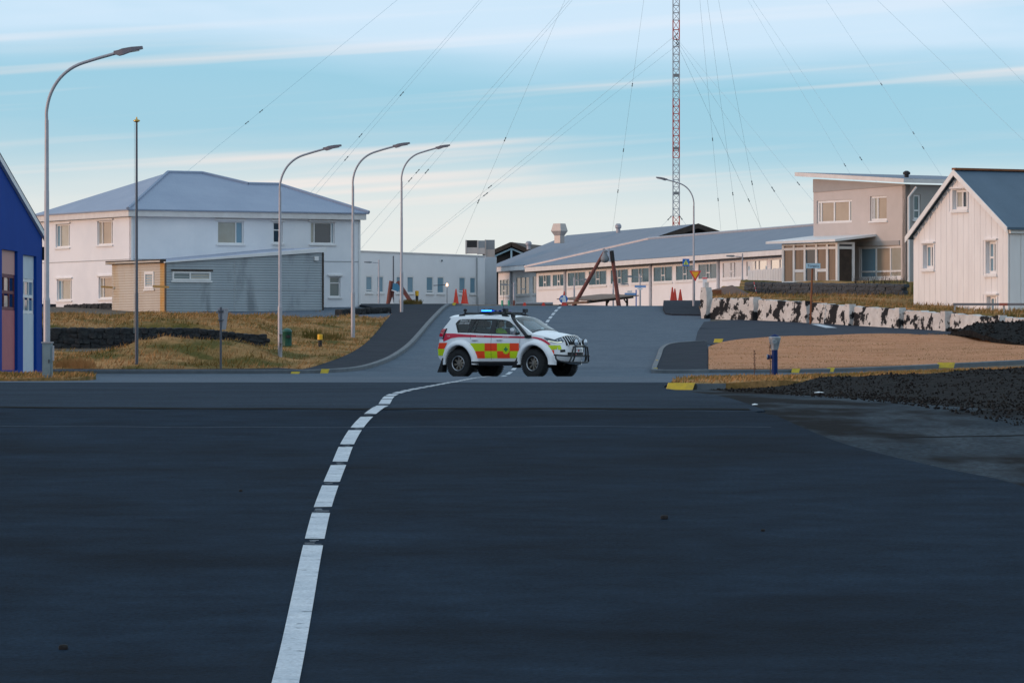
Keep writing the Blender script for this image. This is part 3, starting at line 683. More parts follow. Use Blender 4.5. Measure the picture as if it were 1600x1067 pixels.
b = MB(); b.add([sf.fm(-.05, tz0 + .055, .1), sf.fm(SW + .15, tz1 + .23, .1), sf.fm(SW + .15, tz1 + .3, -SL), sf.fm(-.05, tz0 + .1, -SL)], [(0, 1, 2, 3)]); b.build('roof', 'roof_blue', shed)
strip('fascia', 'dark_wood', shed, [(.1, tz0 + .02), (SL + .35, ts - .02), (SL + .35, ts + .16), (.1, tz0 + .20)], sl.fm, -.1, .22)
strip('fascia_board', 'corr_tan', shed, [(.15, tz0 + .05), (SL + .3, ts + .01), (SL + .3, ts + .09), (.15, tz0 + .13)], sl.fm, .225, .24)
q = hole(sf, 269, 424, 329, 438); window(shed, sf, q, (.46,), panes=('pane_teal', 'pane_curtain'), back=-.03, fw=.09)
strip('window_trim', 'dark_wood', shed, rect(q[0][0] - .06, q[2][1] + .02, q[2][0] + .1, q[2][1] + .10), sf.fm, .016, .1)
ua, va = sl.uv(241, 451); ub, _ = sl.uv(226.5, 451); vt = sl.uv(241, 424)[1]
window(shed, sl, rect(ua, va, ub, vt), pane='pane_blue', back=-.03, fw=.14)
b = MB(); b.box(sf.fm(SW - .45, Z(404, 268), .09), (.22, .14, .22), R(29)); b.build('wall_light', 'trim_white', shed)
# weathered battens at the shed's corners
for pa, pb in ((P(158, 448, 269.4), P(176, 449.3, 269.4)), (P(238.5, 447.3, 263.3), P(264, 448.8, 263.3))):
    b = MB(); b.bar(pa, pb, .10, .10); b.build('batten', 'rust_streak', shed)
# ---------------------------------------------------------------- blue garage, far left
bd = 175.0; bf = Facade(66, bd, 90); bf.o = Vector(pd(66, bd)); bf.a = Vector((-.055, -1)).normalized(); bf.n = Vector((-bf.a.y, bf.a.x))
bz = H(bd) - .1; LB_ = 27.0
garage = thing('blue_garage', 'dark blue garage with a red door and a white door under a white-edged gable', 'garage', (bf.o.x, bf.o.y, bz))
def bu(px): return bf.u(px)
ez = Z(372, bd); u00 = bu(0); pz = Z(258, bf.fm(u00, 0, 0).y); slope = (pz - ez) / u00; apex = LB_ / 2; az_ = ez + slope * apex
d1 = rect(bu(57), bz + .18, bu(36), Z(399, bf.fm(bu(45), 0, 0).y)); d2 = rect(bu(27.5), bz + .25, bu(3), Z(391, bf.fm(bu(15), 0, 0).y))
panel('wall', 'blue_wall', garage, bf, [(0, bz - .5), (LB_, bz - .5), (LB_, ez), (apex, az_), (0, ez)], [d1, d2], .2)
for dr, m1, m2, m3, nm in ((d1, 'door_white', 'trim_white', 'door_white', 'white'), (d2, 'door_red', 'door_red_dark', 'door_pink', 'red')):
    (u0, v0), (u1, v1) = dr[0], dr[2]; hgt = v1 - v0; b = MB(); b.prism(rect(u0 - .02, v0 - .02, u1 + .02, v0 + hgt * .50), bf.fm, -.16, -.10); dd = b.build('door', m1, garage)
    tag(dd, 'tall %s garage door with glazed strips' % nm)
    strip('top_panel', m3, dd, rect(u0 - .02, v0 + hgt * .80, u1 + .02, v1 + .02), bf.fm, -.16, -.10)
    for k in range(3):
        for j in range(2):
            a = u0 + (u1 - u0) * k / 3; e = u0 + (u1 - u0) * (k + 1) / 3; c = v0 + hgt * (.50 + .15 * j)
            strip('pane', ('pane_blue', 'pane_teal', 'pane_blue')[k] if nm == 'white' else ('pane_dark', 'pane_curtain', 'pane_dark')[k], dd, rect(a + .05, c + .04, e - .05, c + .12 * hgt), bf.fm, -.155, -.14)
    b = MB()
    for k in range(4): a = u0 + (u1 - u0) * k / 3; b.prism(rect(a - .05, v0 + hgt * .50, a + .05, v0 + hgt * .80), bf.fm, -.16, -.11)
    for t in (.515, .65, .785): b.prism(rect(u0 + .052, v0 + hgt * t - .05, u1 - .052, v0 + hgt * t + .05), bf.fm, -.161, -.112)
    b.build('glazing_bars', m2, dd)
strip('plinth', 'blue_plinth', garage, rect(-.02, bz - .5, LB_, bz + .14), bf.fm, .01, .08)
strip('barge_board', 'trim_white', garage, [(-.5, ez - .5 * slope), (apex, az_), (apex, az_ + .20), (-.5, ez - .5 * slope + .20)], bf.fm, .0, .10)
b = MB(); 
for s_ in (1, -1):
    a, c = (-.5, ez - .5 * slope) if s_ == 1 else (LB_ + .5, ez - .5 * slope), (apex, az_)
    b.add([bf.fm(a[0], a[1] + .2, .12), bf.fm(c[0], c[1] + .2, .12), bf.fm(c[0], c[1] + .2, -14), bf.fm(a[0], a[1] + .2, -14)], [(0, 1, 2, 3)])
b.build('roof', 'roof_slate', garage)
strip('gutter', 'dark', garage, rect(-.42, ez - .75, -.12, ez - .30), bf.fm, -1.5, .1)
fa2 = Facade.__new__(Facade); fa2.o = bf.o.copy(); fa2.a = -bf.n; fa2.n = -bf.a
panel('wall', 'blue_wall', garage, fa2, rect(0, bz - .5, 14, ez), (), .2)
fa3 = Facade.__new__(Facade); fa3.o = bf.o + bf.a * LB_; fa3.a = -bf.n; fa3.n = bf.a
panel('wall', 'blue_wall', garage, fa3, rect(0, bz - .5, 14, ez), (), .2)
# ---------------------------------------------------------------- school: flat block
ff = Facade(556, 379.5, 62); FW = ff.u(757.5); fzb = H(385) - .8; ft = ff.uv(563, 393.5)[1]
flat = thing('flat_roofed_block', 'long white flat-roofed school block with narrow windows and rooftop ventilation', 'school block', (ff.o.x, ff.o.y, fzb))
hx = []
for a, c in ((571.5, 582), (589, 599.5), (619, 629.5), (636, 646.5), (666, 677), (683, 694), (717, 727.5), (734, 743.5)):
    t = (a - 571) / 172; hx.append(hole(ff, a, 430.5 + 2 * t, c, 457.5 + 2 * t))
ftop = lambda u: ft
panel('wall', 'wall_white', flat, ff, rect(0, fzb, FW, ft), hx)
for i, q in enumerate(hx): window(flat, ff, q, (), ((0, .16),) if i in (0, 4, 6) else (), pane='pane_blue', fw=.10, back=.03, sill=True)
for i in (0, 4, 6):
    (u0, v0), (u1, v1) = hx[i][0], hx[i][2]; strip('open_vent', 'dark', flat, rect(u0 + .14, v0 + .13, u1 - .14, v0 + .26), ff.fm, -.11, -.095)
strip('parapet_cap', 'fascia', flat, rect(-.05, ft + .003, FW + .05, ft + .10), ff.fm, -.6, .06)
b = MB(); b.add([ff.fm(0, ft - .05, -.1), ff.fm(FW, ft - .05, -.1), ff.fm(FW, ft - .05, -10), ff.fm(0, ft - .05, -10)], [(0, 1, 2, 3)])
b.add([ff.fm(0, fzb, -.05), ff.fm(0, ft - .01, -.05), ff.fm(0, ft - .01, -10), ff.fm(0, fzb, -10)], [(0, 1, 2, 3)])
b.add([ff.fm(FW, fzb, -.26), ff.fm(FW, ft - .01, -.26), ff.fm(FW, ft - .01, -10), ff.fm(FW, fzb, -10)], [(0, 1, 2, 3)]); b.build('side_wall', 'wall_white', flat)
lk = Facade(757.9, 398.6, 20); lw = lk.u(776)
strip('link_wall', 'wall_link', flat, rect(0, fzb, lw, Z(401.5, 398.6)), lk.fm, -4, 0)  # darker wall colour stands in for the shade on this connecting face
b = MB(); b.tube([ff.fm(FW - 1.4, fzb, .08), ff.fm(FW - 1.4, ft - .1, .08)], .05, 8); b.build('downpipe', 'gutter_grey', flat)
b = MB(); b.box(ff.fm(FW - 7, Z(409, 395), .06), (.12, .1, .12)); b.build('wall_light', 'insulator', flat)
for (a, c, t, bt, m1, m2, nm) in ((727.5, 745.5, 375.5, 396, 'dark', 'vent_metal', 'vent_unit'), (745.8, 757.5, 376, 397, 'louvre', 'vent_metal', 'vent_unit'), (757.8, 773, 375, 402, 'louvre', 'vent_metal', 'vent_unit')):
    d_ = 401.0 if a < 750 else 403.0; x0, x1 = X(a, d_), X(c, d_); z0, z1 = Z(bt, d_), Z(t, d_); zc = z0 + (z1 - z0) * .45
    b = MB(); b.box(((x0 + x1) / 2, d_ + .6, (z0 + zc) / 2), (x1 - x0, 1.2, zc - z0)); vu = b.build(nm, m2, flat)
    b = MB(); b.box(((x0 + x1) / 2, d_ + .6, (zc + z1) / 2 + .002), (x1 - x0, 1.2, z1 - zc)); b.build('louvre', m1, vu)
    b = MB(); b.box((x0 + .04, d_ + .6, (z0 + z1) / 2), (.12, 1.24, z1 - z0 + .04)); b.build('casing', m2, vu)
# ---------------------------------------------------------------- school: gabled wings
wa = Facade(838, 380, math.degrees(math.atan2(-.963, .27)))
wa.n = Vector((wa.a.y, -wa.a.x)); sgn = 1 if wa.n.x < 0 else -1; wa.n *= sgn     # faces left
szb = H(380) - 3.0
school = thing('school_wing', 'long white school wing with slate gable roofs and a row of wide windows', 'school', (wa.o.x, wa.o.y, szb))
WL = 68.0; zw0, zw1, zf0, zf1, zr = 5.85, 6.98, 7.12, 7.46, 9.38
zw0 += EYE; zw1 += EYE; zf0 += EYE; zf1 += EYE; zr += EYE
cols = [(841.3, 861.5), (863, 883), (887, 915), (920, 948), (954, 982), (986.5, 1015), (1021, 1051), (1056, 1084), (1091, 1122), (1129, 1159), (1166, 1199), (1204, 1238), (1243, 1278)]
hw = [rect(wa.u(a), zw0, wa.u(c), zw1) for a, c in cols]
panel('wall', 'wall_white', school, wa, rect(0, szb, WL, zf0), hw, .3)
for i, q in enumerate(hw):
    pn = 'pane_mirror' if i >= 9 else 'pane_teal'
    window(school, wa, q, (.42, .60), ((1, .42),), pane=pn, fw=.09 if i > 1 else .16, back=.0)
strip('fascia', 'fascia', school, rect(-.5, zf0 + .02, WL + .5, zf1), wa.fm, .01, .75)
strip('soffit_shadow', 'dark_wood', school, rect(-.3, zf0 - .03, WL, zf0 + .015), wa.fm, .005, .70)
def sp(s_, t, z): return wa.fm(s_, z, -t)
hipu = 9.0
b = MB(); v = [sp(-.5, -.75, zf1 + .02), sp(WL + .5, -.75, zf1 + .02), sp(WL + .5, 6, zr), sp(hipu, 6, zr), sp(-.5, 12.7, zf1 + .02), sp(WL + .5, 12.7, zf1 + .02)]
b.add(v, [(0, 1, 2, 3), (0, 3, 4), (3, 2, 5, 4)]); b.add([sp(-.1, 0, szb), sp(-.1, 0, zf1), sp(-.1, 12, zf1), sp(-.1, 12, szb)], [(0, 1, 2, 3)])
wr_ = b.build('roof', 'roof_slate', school)
b = MB(); b.tube([v[0] + Vector((0, 0, .03)), v[3] + Vector((0, 0, .03)), v[2] + Vector((0, 0, .03))], .12, 6); b.build('ridge_flashing', 'galv', wr_)
b = MB(); 
for s_ in (wa.u(884.5), wa.u(1018), wa.u(1124)): b.tube([wa.fm(s_, szb, .1), wa.fm(s_, zf0, .1)], .10, 8)
b.build('downpipe', 'wall_link', school)
# higher hall roof behind: near eave t=4 z=8.1, ridge t=12 z=10.75
z8, z10 = 8.1 + EYE, 10.75 + EYE
b = MB(); e_l, e_r = -27.0, 1.0
hv = [sp(e_l, 3.6, z8 - .13), sp(e_r, 3.6, z8 - .13), sp(e_r, 12, z10), sp(-22.0, 12, z10 + .15), sp(e_r, 20.4, z8 - .13), sp(e_l - 14, 20.4, z8 - .13)]
L_ridge = sp(-33, 12, z10); hv[3] = L_ridge
b.add(hv, [(0, 1, 2, 3), (3, 2, 4, 5), (0, 3, 5)]); hr = b.build('hall_roof', 'roof_slate', school)
b = MB(); rk = []
for (t, z) in ((3.4, z8 - .2), (12, z10 - .0), (20.6, z8 - .2)): rk.append((t, z))
for (ta, za), (tb, zb_) in zip(rk[:-1], rk[1:]):
    b.add([sp(e_r + .02, ta, za - .05), sp(e_r + .02, tb, zb_ - .05), sp(e_r + .9, tb, zb_ + .02), sp(e_r + .9, ta, za + .02), sp(e_r + .9, tb, zb_ - .35), sp(e_r + .9, ta, za - .35)], [(0, 1, 2, 3), (3, 2, 4, 5)])
b.build('gable_verge', 'dark_wood', hr)
b = MB(); b.add([sp(e_r + .0, 4, szb), sp(e_r, 20, szb), sp(e_r, 20, z8 - .3), sp(e_r, 12, z10 - .1), sp(e_r, 4, z8 - .3)], [(0, 1, 2, 3, 4)]); b.build('gable_wall', 'dark', hr)
b = MB()
for (ta, za), (tb, zb_) in (((4.2, z8 - .95), (12, z10 - 1.05)), ((12, z10 - 1.05), (19.8, z8 - .95)), ((12, z10 - 1.05), (12, z10 - 2.4))): b.bar(sp(e_r + .12, ta, za), sp(e_r + .12, tb, zb_), .16, .16)
b.build('truss', 'sign_pale', hr)
rwf = Facade.__new__(Facade); rwf.o = (wa.o - wa.n * 4.4).copy(); rwf.a = wa.a.copy(); rwf.n = wa.n.copy()
hw2 = []
for a, y0, c, y1 in ((781, 436, 796.5, 463.5), (806.6, 432.5, 827.4, 461.5), (832, 430, 850, 460)):
    ua, va = rwf.uv(a, y1); ub, _ = rwf.uv(c, y1); vt = rwf.uv(a, y0)[1]; hw2.append(rect(ua, va, ub, vt))
panel('wall', 'wall_white', school, rwf, rect(e_l + .6, szb, 6, z8 - .45), hw2, .3)
for q in hw2: window(school, rwf, q, (.34, .68), ((1, .32),), pane='pane_teal', fw=.10, back=.0)
strip('hall_fascia', 'wall_white', school, rect(e_l - .1, z8 - .50, e_r, z8 - .14), rwf.fm, .02, .75)
b = MB(); b.tube([rwf.fm(rwf.u(800), szb, .1), rwf.fm(rwf.u(800), z8 - .5, .1)], .1, 8); b.build('downpipe', 'wall_link', school)
# roof vents: a big eight-sided box and two small cowls
def cowl(px, py0, py1, d_, big):
    x, z0, z1 = X(px, d_), Z(py1, d_), Z(py0, d_); h_ = z1 - z0; b = MB()
    if big:
        for k, pr in enumerate(([(.60, 0), (.60, .38), (1.0, .62), (.72, 1.0)],)):
            r0 = .72; v = []; 
            for q, hh in pr:
                for i, j in ((-1, -1), (1, -1), (1, 1), (-1, 1)): v.append(Vector((x + .36 * (i * q) * 1.05 + j * q * .28, d_ + j * q * .36 - i * q * .28, z0 + h_ * hh)))
            b.add(v, [(4*a + i, 4*a + (i+1) % 4, 4*a + 4 + (i+1) % 4, 4*a + 4 + i) for a in range(3) for i in range(4)] + [(12, 13, 14, 15)])
        b.build('roof_vent', 'vent_metal', hr)
    else: b.lathe([(.16, 0), (.16, h_ * .45), (.24, h_ * .55), (.24, h_ * .8), (.14, h_)], 14, (x, d_, z0)); b.build('roof_cowl', 'galv', hr)
cowl(874, 349.5, 380, 398, True); cowl(826, 377, 390, 400, False); cowl(966, 349.5, 364, 387, False)
# small hall gable further back
bg_ = thing('open_gable', 'dark open timber gable with pale truss behind the rooftop ventilation', 'gable roof', P(795, 400, 432))
b = MB(); pk = P(799, 378.5, 430); le = P(755, 398, 430); re_ = P(845, 398, 430); bk = Vector((6, 26, 0))
b.add([pk, le, le + bk, pk + bk, re_, re_ + bk], [(0, 1, 2, 3), (0, 3, 5, 4)]); b.build('roof', 'dark_wood', bg_)
b = MB()
for p, q in ((le, pk), (pk, re_)): b.bar(p + Vector((0, -.1, -.15)), q + Vector((0, -.1, -.15)), .3, .35)
b.build('verge_board', 'dark_wood', bg_)
b = MB(); dz = Vector((0, .1, -.55))
b.bar(le + dz, pk + dz, .15, .14); b.bar(pk + dz, re_ + dz, .15, .14); b.bar(pk + dz, pk + dz + Vector((-.0, 0, -.9)), .15, .2); b.build('truss', 'sign_pale', bg_)
b = MB(); b.add([le + Vector((0, .6, -.3)), pk + Vector((0, .6, -.3)), re_ + Vector((0, .6, -.3)), re_ + Vector((0, .6, -6)), le + Vector((0, .6, -6))], [(0, 1, 2, 3, 4)]); b.build('gable_wall', 'dark', bg_)
# ---------------------------------------------------------------- grey house, right
gf = Facade(1271, 285, -58); GW = gf.u(1415); gzb = Z(452, 280)
grey = thing('grey_house', 'grey rendered house with a sloping mono-pitch roof and glazed sunroom', 'house', (gf.o.x, gf.o.y, gzb))
gz0 = gf.uv(1271, 280)[1]; gz1 = gf.uv(1415, 288)[1]
gh = [hole(gf, 1276, 314, 1331, 350), hole(gf, 1359.5, 307, 1385.5, 345.5), hole(gf, 1342, 386, 1408, 436)]
for i, q in enumerate(gh): pass
panel('wall', 'wall_grey', grey, gf, [(0, gzb), (GW, gzb), (GW, gz1), (0, gz0)], gh, .3)
window(grey, gf, gh[0], (.10, .47, .90), panes=('pane_curtain', 'pane_beige', 'pane_beige', 'pane_curtain'), fw=.13, sill=False)
window(grey, gf, gh[1], (.16, .40), panes=('pane_dark', 'pane_curtain', 'pane_beige'), fw=.11)
window(grey, gf, gh[2], (.38, .72), ((0, .22), (1, .22), (2, .22)), panes=('pane_blue', 'pane_beige', 'pane_curtain'), fw=.12)
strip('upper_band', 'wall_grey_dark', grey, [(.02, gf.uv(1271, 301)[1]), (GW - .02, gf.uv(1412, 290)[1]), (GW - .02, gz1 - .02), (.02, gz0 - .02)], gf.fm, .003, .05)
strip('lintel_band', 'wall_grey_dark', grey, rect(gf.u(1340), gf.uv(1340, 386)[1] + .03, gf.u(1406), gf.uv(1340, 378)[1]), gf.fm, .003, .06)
gs = Facade.__new__(Facade); gs.o = gf.o + gf.a * GW; gs.a = Vector((-gf.a.y, gf.a.x)); gs.n = Vector((gs.a.y, -gs.a.x))
gq = hole(gs, 1427.5, 304, 1438.5, 343)
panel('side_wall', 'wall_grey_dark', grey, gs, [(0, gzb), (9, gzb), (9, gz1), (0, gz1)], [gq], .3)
window(grey, gs, gq, (), ((0, .36),), pane='pane_teal', fw=.1)
b = MB(); r_ = [gf.fm(-1.1, gz0 + .18, .5), gf.fm(GW + .5, gz1 + .06, .5), gf.fm(GW + .5, gz1 + .06, -9.5), gf.fm(-1.1, gz0 + .18, -9.5)]; up = Vector((0, 0, .22))
b.add(r_ + [q + up for q in r_], [(0, 1, 2, 3), (4, 5, 6, 7), (0, 1, 5, 4), (1, 2, 6, 5), (2, 3, 7, 6), (3, 0, 4, 7)]); b.build('roof', 'fascia', grey)
b = MB(); b.add([q + Vector((0, 0, .225)) for q in r_], [(0, 1, 2, 3)]); b.build('roof_covering', 'roof_slate', grey)
b = MB(); b.tube([gs.fm(.15, gzb, .08), gs.fm(.15, gz1 - .7, .08), gs.fm(.5, gz1 - .15, .3)], .07, 8); b.build('downpipe', 'trim_white', grey)
b = MB(); b.lathe([(.12, 0), (.12, .28), (.20, .3), (.20, .42), (.08, .5)], 12, gf.fm(6.0, gz1 + .35, -2)); b.build('flue', 'dark', grey)
# sunroom
su = Facade(1223, 281.5, -58); 
su.o = Vector(pd(1223, 283.5)); SWd = su.u(1335)
szt = su.uv(1223, 381)[1]; szt2 = su.uv(1335, 377)[1]; szb2 = su.uv(1223, 441)[1] - .1
b = MB(); pw = []
us = [su.u(q) for q in (1223, 1241, 1257.5, 1275, 1292, 1308)]; us[0] = 0.0
cu = [0.0] + [su.u(q) for q in (1240, 1257, 1275, 1292)] + [su.u(1307)]
for u_ in cu: b.prism(rect(u_ - .09, szb2, u_ + .09, szt), su.fm, -.12, 0)
zt_ = szb2 + (szt - szb2) * .86
for (v0, v1) in ((szb2, szb2 + .14), (zt_ - .07, zt_ + .07), (szt - .12, szt)): b.prism(rect(.092, v0, cu[-1] - .092, v1), su.fm, -.115, -.008)
srm = b.build('sunroom', 'trim_white', grey)
for i in range(len(cu) - 1):
    a, c = cu[i] + .09, cu[i + 1] - .09
    strip('pane', 'pane_brown' if i != 2 else 'pane_dark', srm, rect(a, szb2 + .14, c, zt_ - .07), su.fm, -.08, -.06); strip('pane', 'pane_brown', srm, rect(a, zt_ + .07, c, szt - .12), su.fm, -.08, -.06)
    if i in (1, 3): strip('transom', 'trim_white', srm, rect(a, szb2 + .62, c, szb2 + .78), su.fm, -.055, -.01); strip('low_pane', 'pane_beige' if i == 1 else 'pane_brown', srm, rect(a, szb2 + .16, c, szb2 + .60), su.fm, -.055, -.04)
se = Facade.__new__(Facade); se.o = su.o + su.a * cu[-1]; se.a = Vector((-su.a.y, su.a.x)); se.n = Vector((se.a.y, -se.a.x)); sew = se.u(1334)
b = MB()
for u_ in (.02, sew - .1): b.prism(rect(u_, szb2, u_ + .16, szt), se.fm, -.1, .01)
b.prism(rect(.18, zt_ - .07, sew - .1, zt_ + .07), se.fm, -.1, 0); b.prism(rect(.18, szt - .12, sew - .1, szt), se.fm, -.1, 0); b.build('end_frame', 'trim_white', srm)
strip('door', 'dark_wood', srm, rect(.18, szb2, sew - .1, zt_ - .07), se.fm, -.08, -.05); strip('pane', 'pane_dark', srm, rect(.18, zt_ + .07, sew - .1, szt - .12), se.fm, -.08, -.05)
b = MB(); rr = [su.fm(-1.0, szt, .45), su.fm(cu[-1] + .5, szt, .45), su.fm(cu[-1] + .5, szt + .42, -3.2), su.fm(-1.0, szt + .42, -3.2)]; up = Vector((0, 0, .13))
b.add(rr + [q + up for q in rr], [(0, 1, 2, 3), (4, 5, 6, 7), (0, 1, 5, 4), (1, 2, 6, 5), (2, 3, 7, 6), (3, 0, 4, 7)]); b.build('sunroom_roof', 'trim_white', grey)
# white board fence in front of the school
fence = thing('board_fence', 'pale vertical board fence beside the sunroom', 'fence', (X(1195, 292), 292, Z(446, 292)))
f2 = Facade(1168, 293, -40); fl = f2.u(1224)
for i in range(14):
    u0 = fl * i / 14; zt = Z(422 + (1 if i % 2 else 0) - 4 * i / 14, 292); strip('board', 'board_white', fence, rect(u0 + .008, Z(452, 292), u0 + fl / 14 - .008, zt), f2.fm, -.03, .004 * (i % 2))
for u_ in (.03, fl * .5, fl * .98): b = MB(); b.box(f2.fm(u_, Z(434, 292), -.09), (.1, .1, 1.35)); b.build('post', 'board_white', fence)
# ---------------------------------------------------------------- white gabled house, right
wf = Facade(1428, 245, -60); WW = wf.u(1577); wzb = Z(500, 240)
white = thing('gabled_house', 'white board-clad gabled house with dark blue metal roof', 'house', (wf.o.x, wf.o.y, wzb))
zl = wf.uv(1428, 368)[1]; zr_ = wf.uv(1577, 354)[1]; up_ = wf.u(1498.5); zp = wf.uv(1498.5, 270)[1]
def gtop(u): return zl + (zp - zl) * u / up_ if u < up_ else zp + (zr_ - zp) * (u - up_) / (WW - up_)
wins = [(1489.5, 297, 1511.5, 327.5), (1443.5, 382.5, 1459, 419.5), (1541.5, 377.5, 1557, 427.5), (1543, 463, 1557.5, 490)]
wh = [hole(wf, *q) for q in wins]
panel('wall', 'wall_white', white, wf, [(0, wzb), (WW, wzb), (WW, zr_), (up_, zp), (0, zl)], wh, .3)
nb = 34
for i in range(nb):
    a, c = WW * i / nb + .004, WW * (i + 1) / nb - .004
    segs = [(wzb, None)]
    cuts = sorted([(h[0][1] - .1, h[2][1] + .1) for h in wh if h[0][0] - .10 < c and h[2][0] + .10 > a])
    z = wzb; pieces = []
    for v0, v1 in cuts: pieces.append((z, v0)); z = v1
    pieces.append((z, None)); w_ = .024 + (.006 if i % 2 else 0) + random.uniform(0, .004)
    for v0, v1 in pieces:
        pl = [(a, v0), (c, v0), (c, v1), (a, v1)] if v1 else [(a, v0), (c, v0), (c, gtop(c) - .06)] + ([(up_, zp - .06)] if a < up_ < c else []) + [(a, gtop(a) - .06)]
        b = MB(); b.prism(pl, wf.fm, .002, w_); b.build('board', 'board_white', white)
for i, q in enumerate(wh):
    o = window(white, wf, q, (.5,), ((0, .5),) if i == 2 else (), panes=('pane_blue', 'pane_dark') if i != 0 else ('pane_curtain', 'pane_dark'), fw=.12, back=.16)
    (u0, v0), (u1, v1) = q[0], q[2]
    strip('casing', 'board_white', o, rect(u0 - .14, v1 + .05, u1 + .14, v1 + .13), wf.fm, .0, .14); strip('casing', 'board_white', o, rect(u0 - .1, v0, u0 - .004, v1), wf.fm, .0, .055); strip('casing', 'board_white', o, rect(u1 + .004, v0, u1 + .1, v1), wf.fm, .0, .055)
    strip('casing', 'board_white', o, rect(u0 - .12, v0 - .17, u1 + .12, v0 - .11), wf.fm, .0, .12)
ws = Facade.__new__(Facade); ws.o = wf.o + wf.a * WW; ws.a = Vector((-wf.a.y, wf.a.x)); ws.n = Vector((ws.a.y, -ws.a.x))
panel('side_wall', 'board_white', white, ws, rect(0, wzb, 9, zr_), (), .2)
for i in range(14): b = MB(); b.prism(rect(.64 * i + .02, wzb, .64 * i + .6, zr_ - .35), ws.fm, .003, .03); b.build('board', 'board_white', white)
strip('corner_board', 'trim_white', white, rect(WW - .14, wzb, WW - .003, zr_ - .1), wf.fm, .002, .065); strip('eave_board', 'trim_white', white, rect(-.03, zr_ - .32, 9, zr_ - .02), ws.fm, .035, .16)
def slope_(u, du): pass
sl_l = (zp - zl) / up_; sl_r = (zp - zr_) / (WW - up_)
b = MB(); ov = .28
for (ua, za) in ((-ov, zl - ov * sl_l), (WW + ov, zr_ - ov * sl_r)):
    q = [wf.fm(ua, za + .02, .3), wf.fm(up_, zp + .02, .3), wf.fm(up_, zp + .02, -9.3), wf.fm(ua, za + .02, -9.3)]; up = Vector((0, 0, .12))
    b.add(q + [p + up for p in q], [(0, 1, 2, 3), (4, 5, 6, 7), (0, 1, 5, 4), (1, 2, 6, 5), (2, 3, 7, 6), (3, 0, 4, 7)])
wrf = b.build('roof', 'roof_dark', white)
b = MB(); b.bar(wf.fm(up_, zp + .17, .32), wf.fm(up_, zp + .17, -9.3), .30, .10); b.build('ridge_cap', 'rust', wrf)
for (ua, za, k) in ((-ov, zl - ov * sl_l, 1), (WW + ov, zr_ - ov * sl_r, 2)): strip('barge_board', 'trim_white', white, [(ua, za - .14), (up_, zp - .14), (up_, zp + .145), (ua, za + .145)], wf.fm, .302 + .002 * k, .345)
# scalloped trim under the barge boards
for k in range(26):
    u_ = WW * (k + .5) / 26; strip('scallop', 'board_white', white, [(u_ - .1, gtop(u_) - .12), (u_ + .1, gtop(u_) - .12), (u_ + .08, gtop(u_) - .25), (u_ - .08, gtop(u_) - .25)], wf.fm, .05, .075)
# ================================================================ STONE WALLS
def rock(seed, sx_, sy_, sz_):
    rg = random.Random(seed); bm = bmesh.new(); bmesh.ops.create_cube(bm, size=1.0); bmesh.ops.subdivide_edges(bm, edges=bm.edges, cuts=1, use_grid_fill=True)
    for v in bm.verts:
        n = v.co.normalized(); v.co = v.co.lerp(n * .62, .45); v.co += Vector((rg.uniform(-1, 1), rg.uniform(-1, 1), rg.uniform(-1, 1))) * .06
    me = bpy.data.meshes.new('stone'); bm.to_mesh(me); bm.free(); return me
ROCKS = {m: [] for m in ('lava', 'lava_grey')}
for m in ROCKS:
    for i in range(7):
        me = rock(i, 1, 1, 1); me.materials.append(MATS[m]); me.shade_smooth(); me.set_sharp_from_angle(angle=R(50)); ROCKS[m].append(me)
def stonewall(root, path, zb, zt, m, size, thick, core=True, seed=1):
    rg = random.Random(seed); off = OFF[root]; pts = [Vector(p) for p in path]; tot = sum((pts[i+1] - pts[i]).length for i in range(len(pts) - 1))
    def on(s):
        for i in range(len(pts) - 1):
            l = (pts[i+1] - pts[i]).length
            if s <= l or i == len(pts) - 2: return pts[i].lerp(pts[i+1], s / l), (pts[i+1] - pts[i]).normalized()
            s -= l
    p0, _ = on(0); rows_h = size * .72; rmax = 0
    nrow = max(2, int(round((zt(.5 * tot) - zb(.5 * tot)) / rows_h)))
    for r_ in range(nrow):
        s = rg.uniform(-.5, 0) * size
        while s < tot:
            ln = size * rg.uniform(.8, 1.7); c = min(max(s + ln / 2, 0), tot); p, t = on(c); a, z = zb(c), zt(c); hh = (z - a) / nrow
            o = bpy.data.objects.new('stone', rg.choice(ROCKS[m])); link(o); o.parent = root
            o.location = Vector((p.x, p.y, a + hh * (r_ + .5))) + Vector((-t.y, t.x, 0)) * rg.uniform(-.04, .04) - off
            o.rotation_euler = (rg.choice((0, math.pi)) + rg.uniform(-.1, .1), rg.uniform(-.12, .12), math.atan2(t.y, t.x) + rg.uniform(-.1, .1)); o.scale = (ln * 1.12, thick, hh * 1.22)
            s += ln
    b = MB(); n = 30; rows = []
    for i in range(n + 1):
        c = tot * i / n; p, t = on(c); nn = Vector((-t.y, t.x)) * thick * .28
        rows.append([Vector((p.x - nn.x, p.y - nn.y, zb(c) - .4)), Vector((p.x - nn.x, p.y - nn.y, zt(c) - .08)), Vector((p.x + nn.x, p.y + nn.y, zt(c) - .08)), Vector((p.x + nn.x, p.y + nn.y, zb(c) - .4))])
    b.grid(rows); b.build('core', m, root)
pa = [pd(-20, 206.2), pd(120, 206.5), pd(250, 207), pd(340, 207.4), pd(415, 207.8)]
tw = thing('terrace_wall', 'dark lava-stone retaining wall between the grass mounds and terrace', 'stone wall', (pa[0][0], pa[0][1], H(206)))
stonewall(tw, pa, lambda s: H(206) - .25, lambda s: H(206) + .80 - .25 * sst(8, 11, s), 'lava', .27, .5)
pa = [pd(1170, 266), pd(1300, 260.5), pd(1412, 256)]
gw = thing('garden_wall', 'grey lava-stone garden wall in front of the sunroom', 'stone wall', (pa[0][0], pa[0][1], Z(465, 264)))
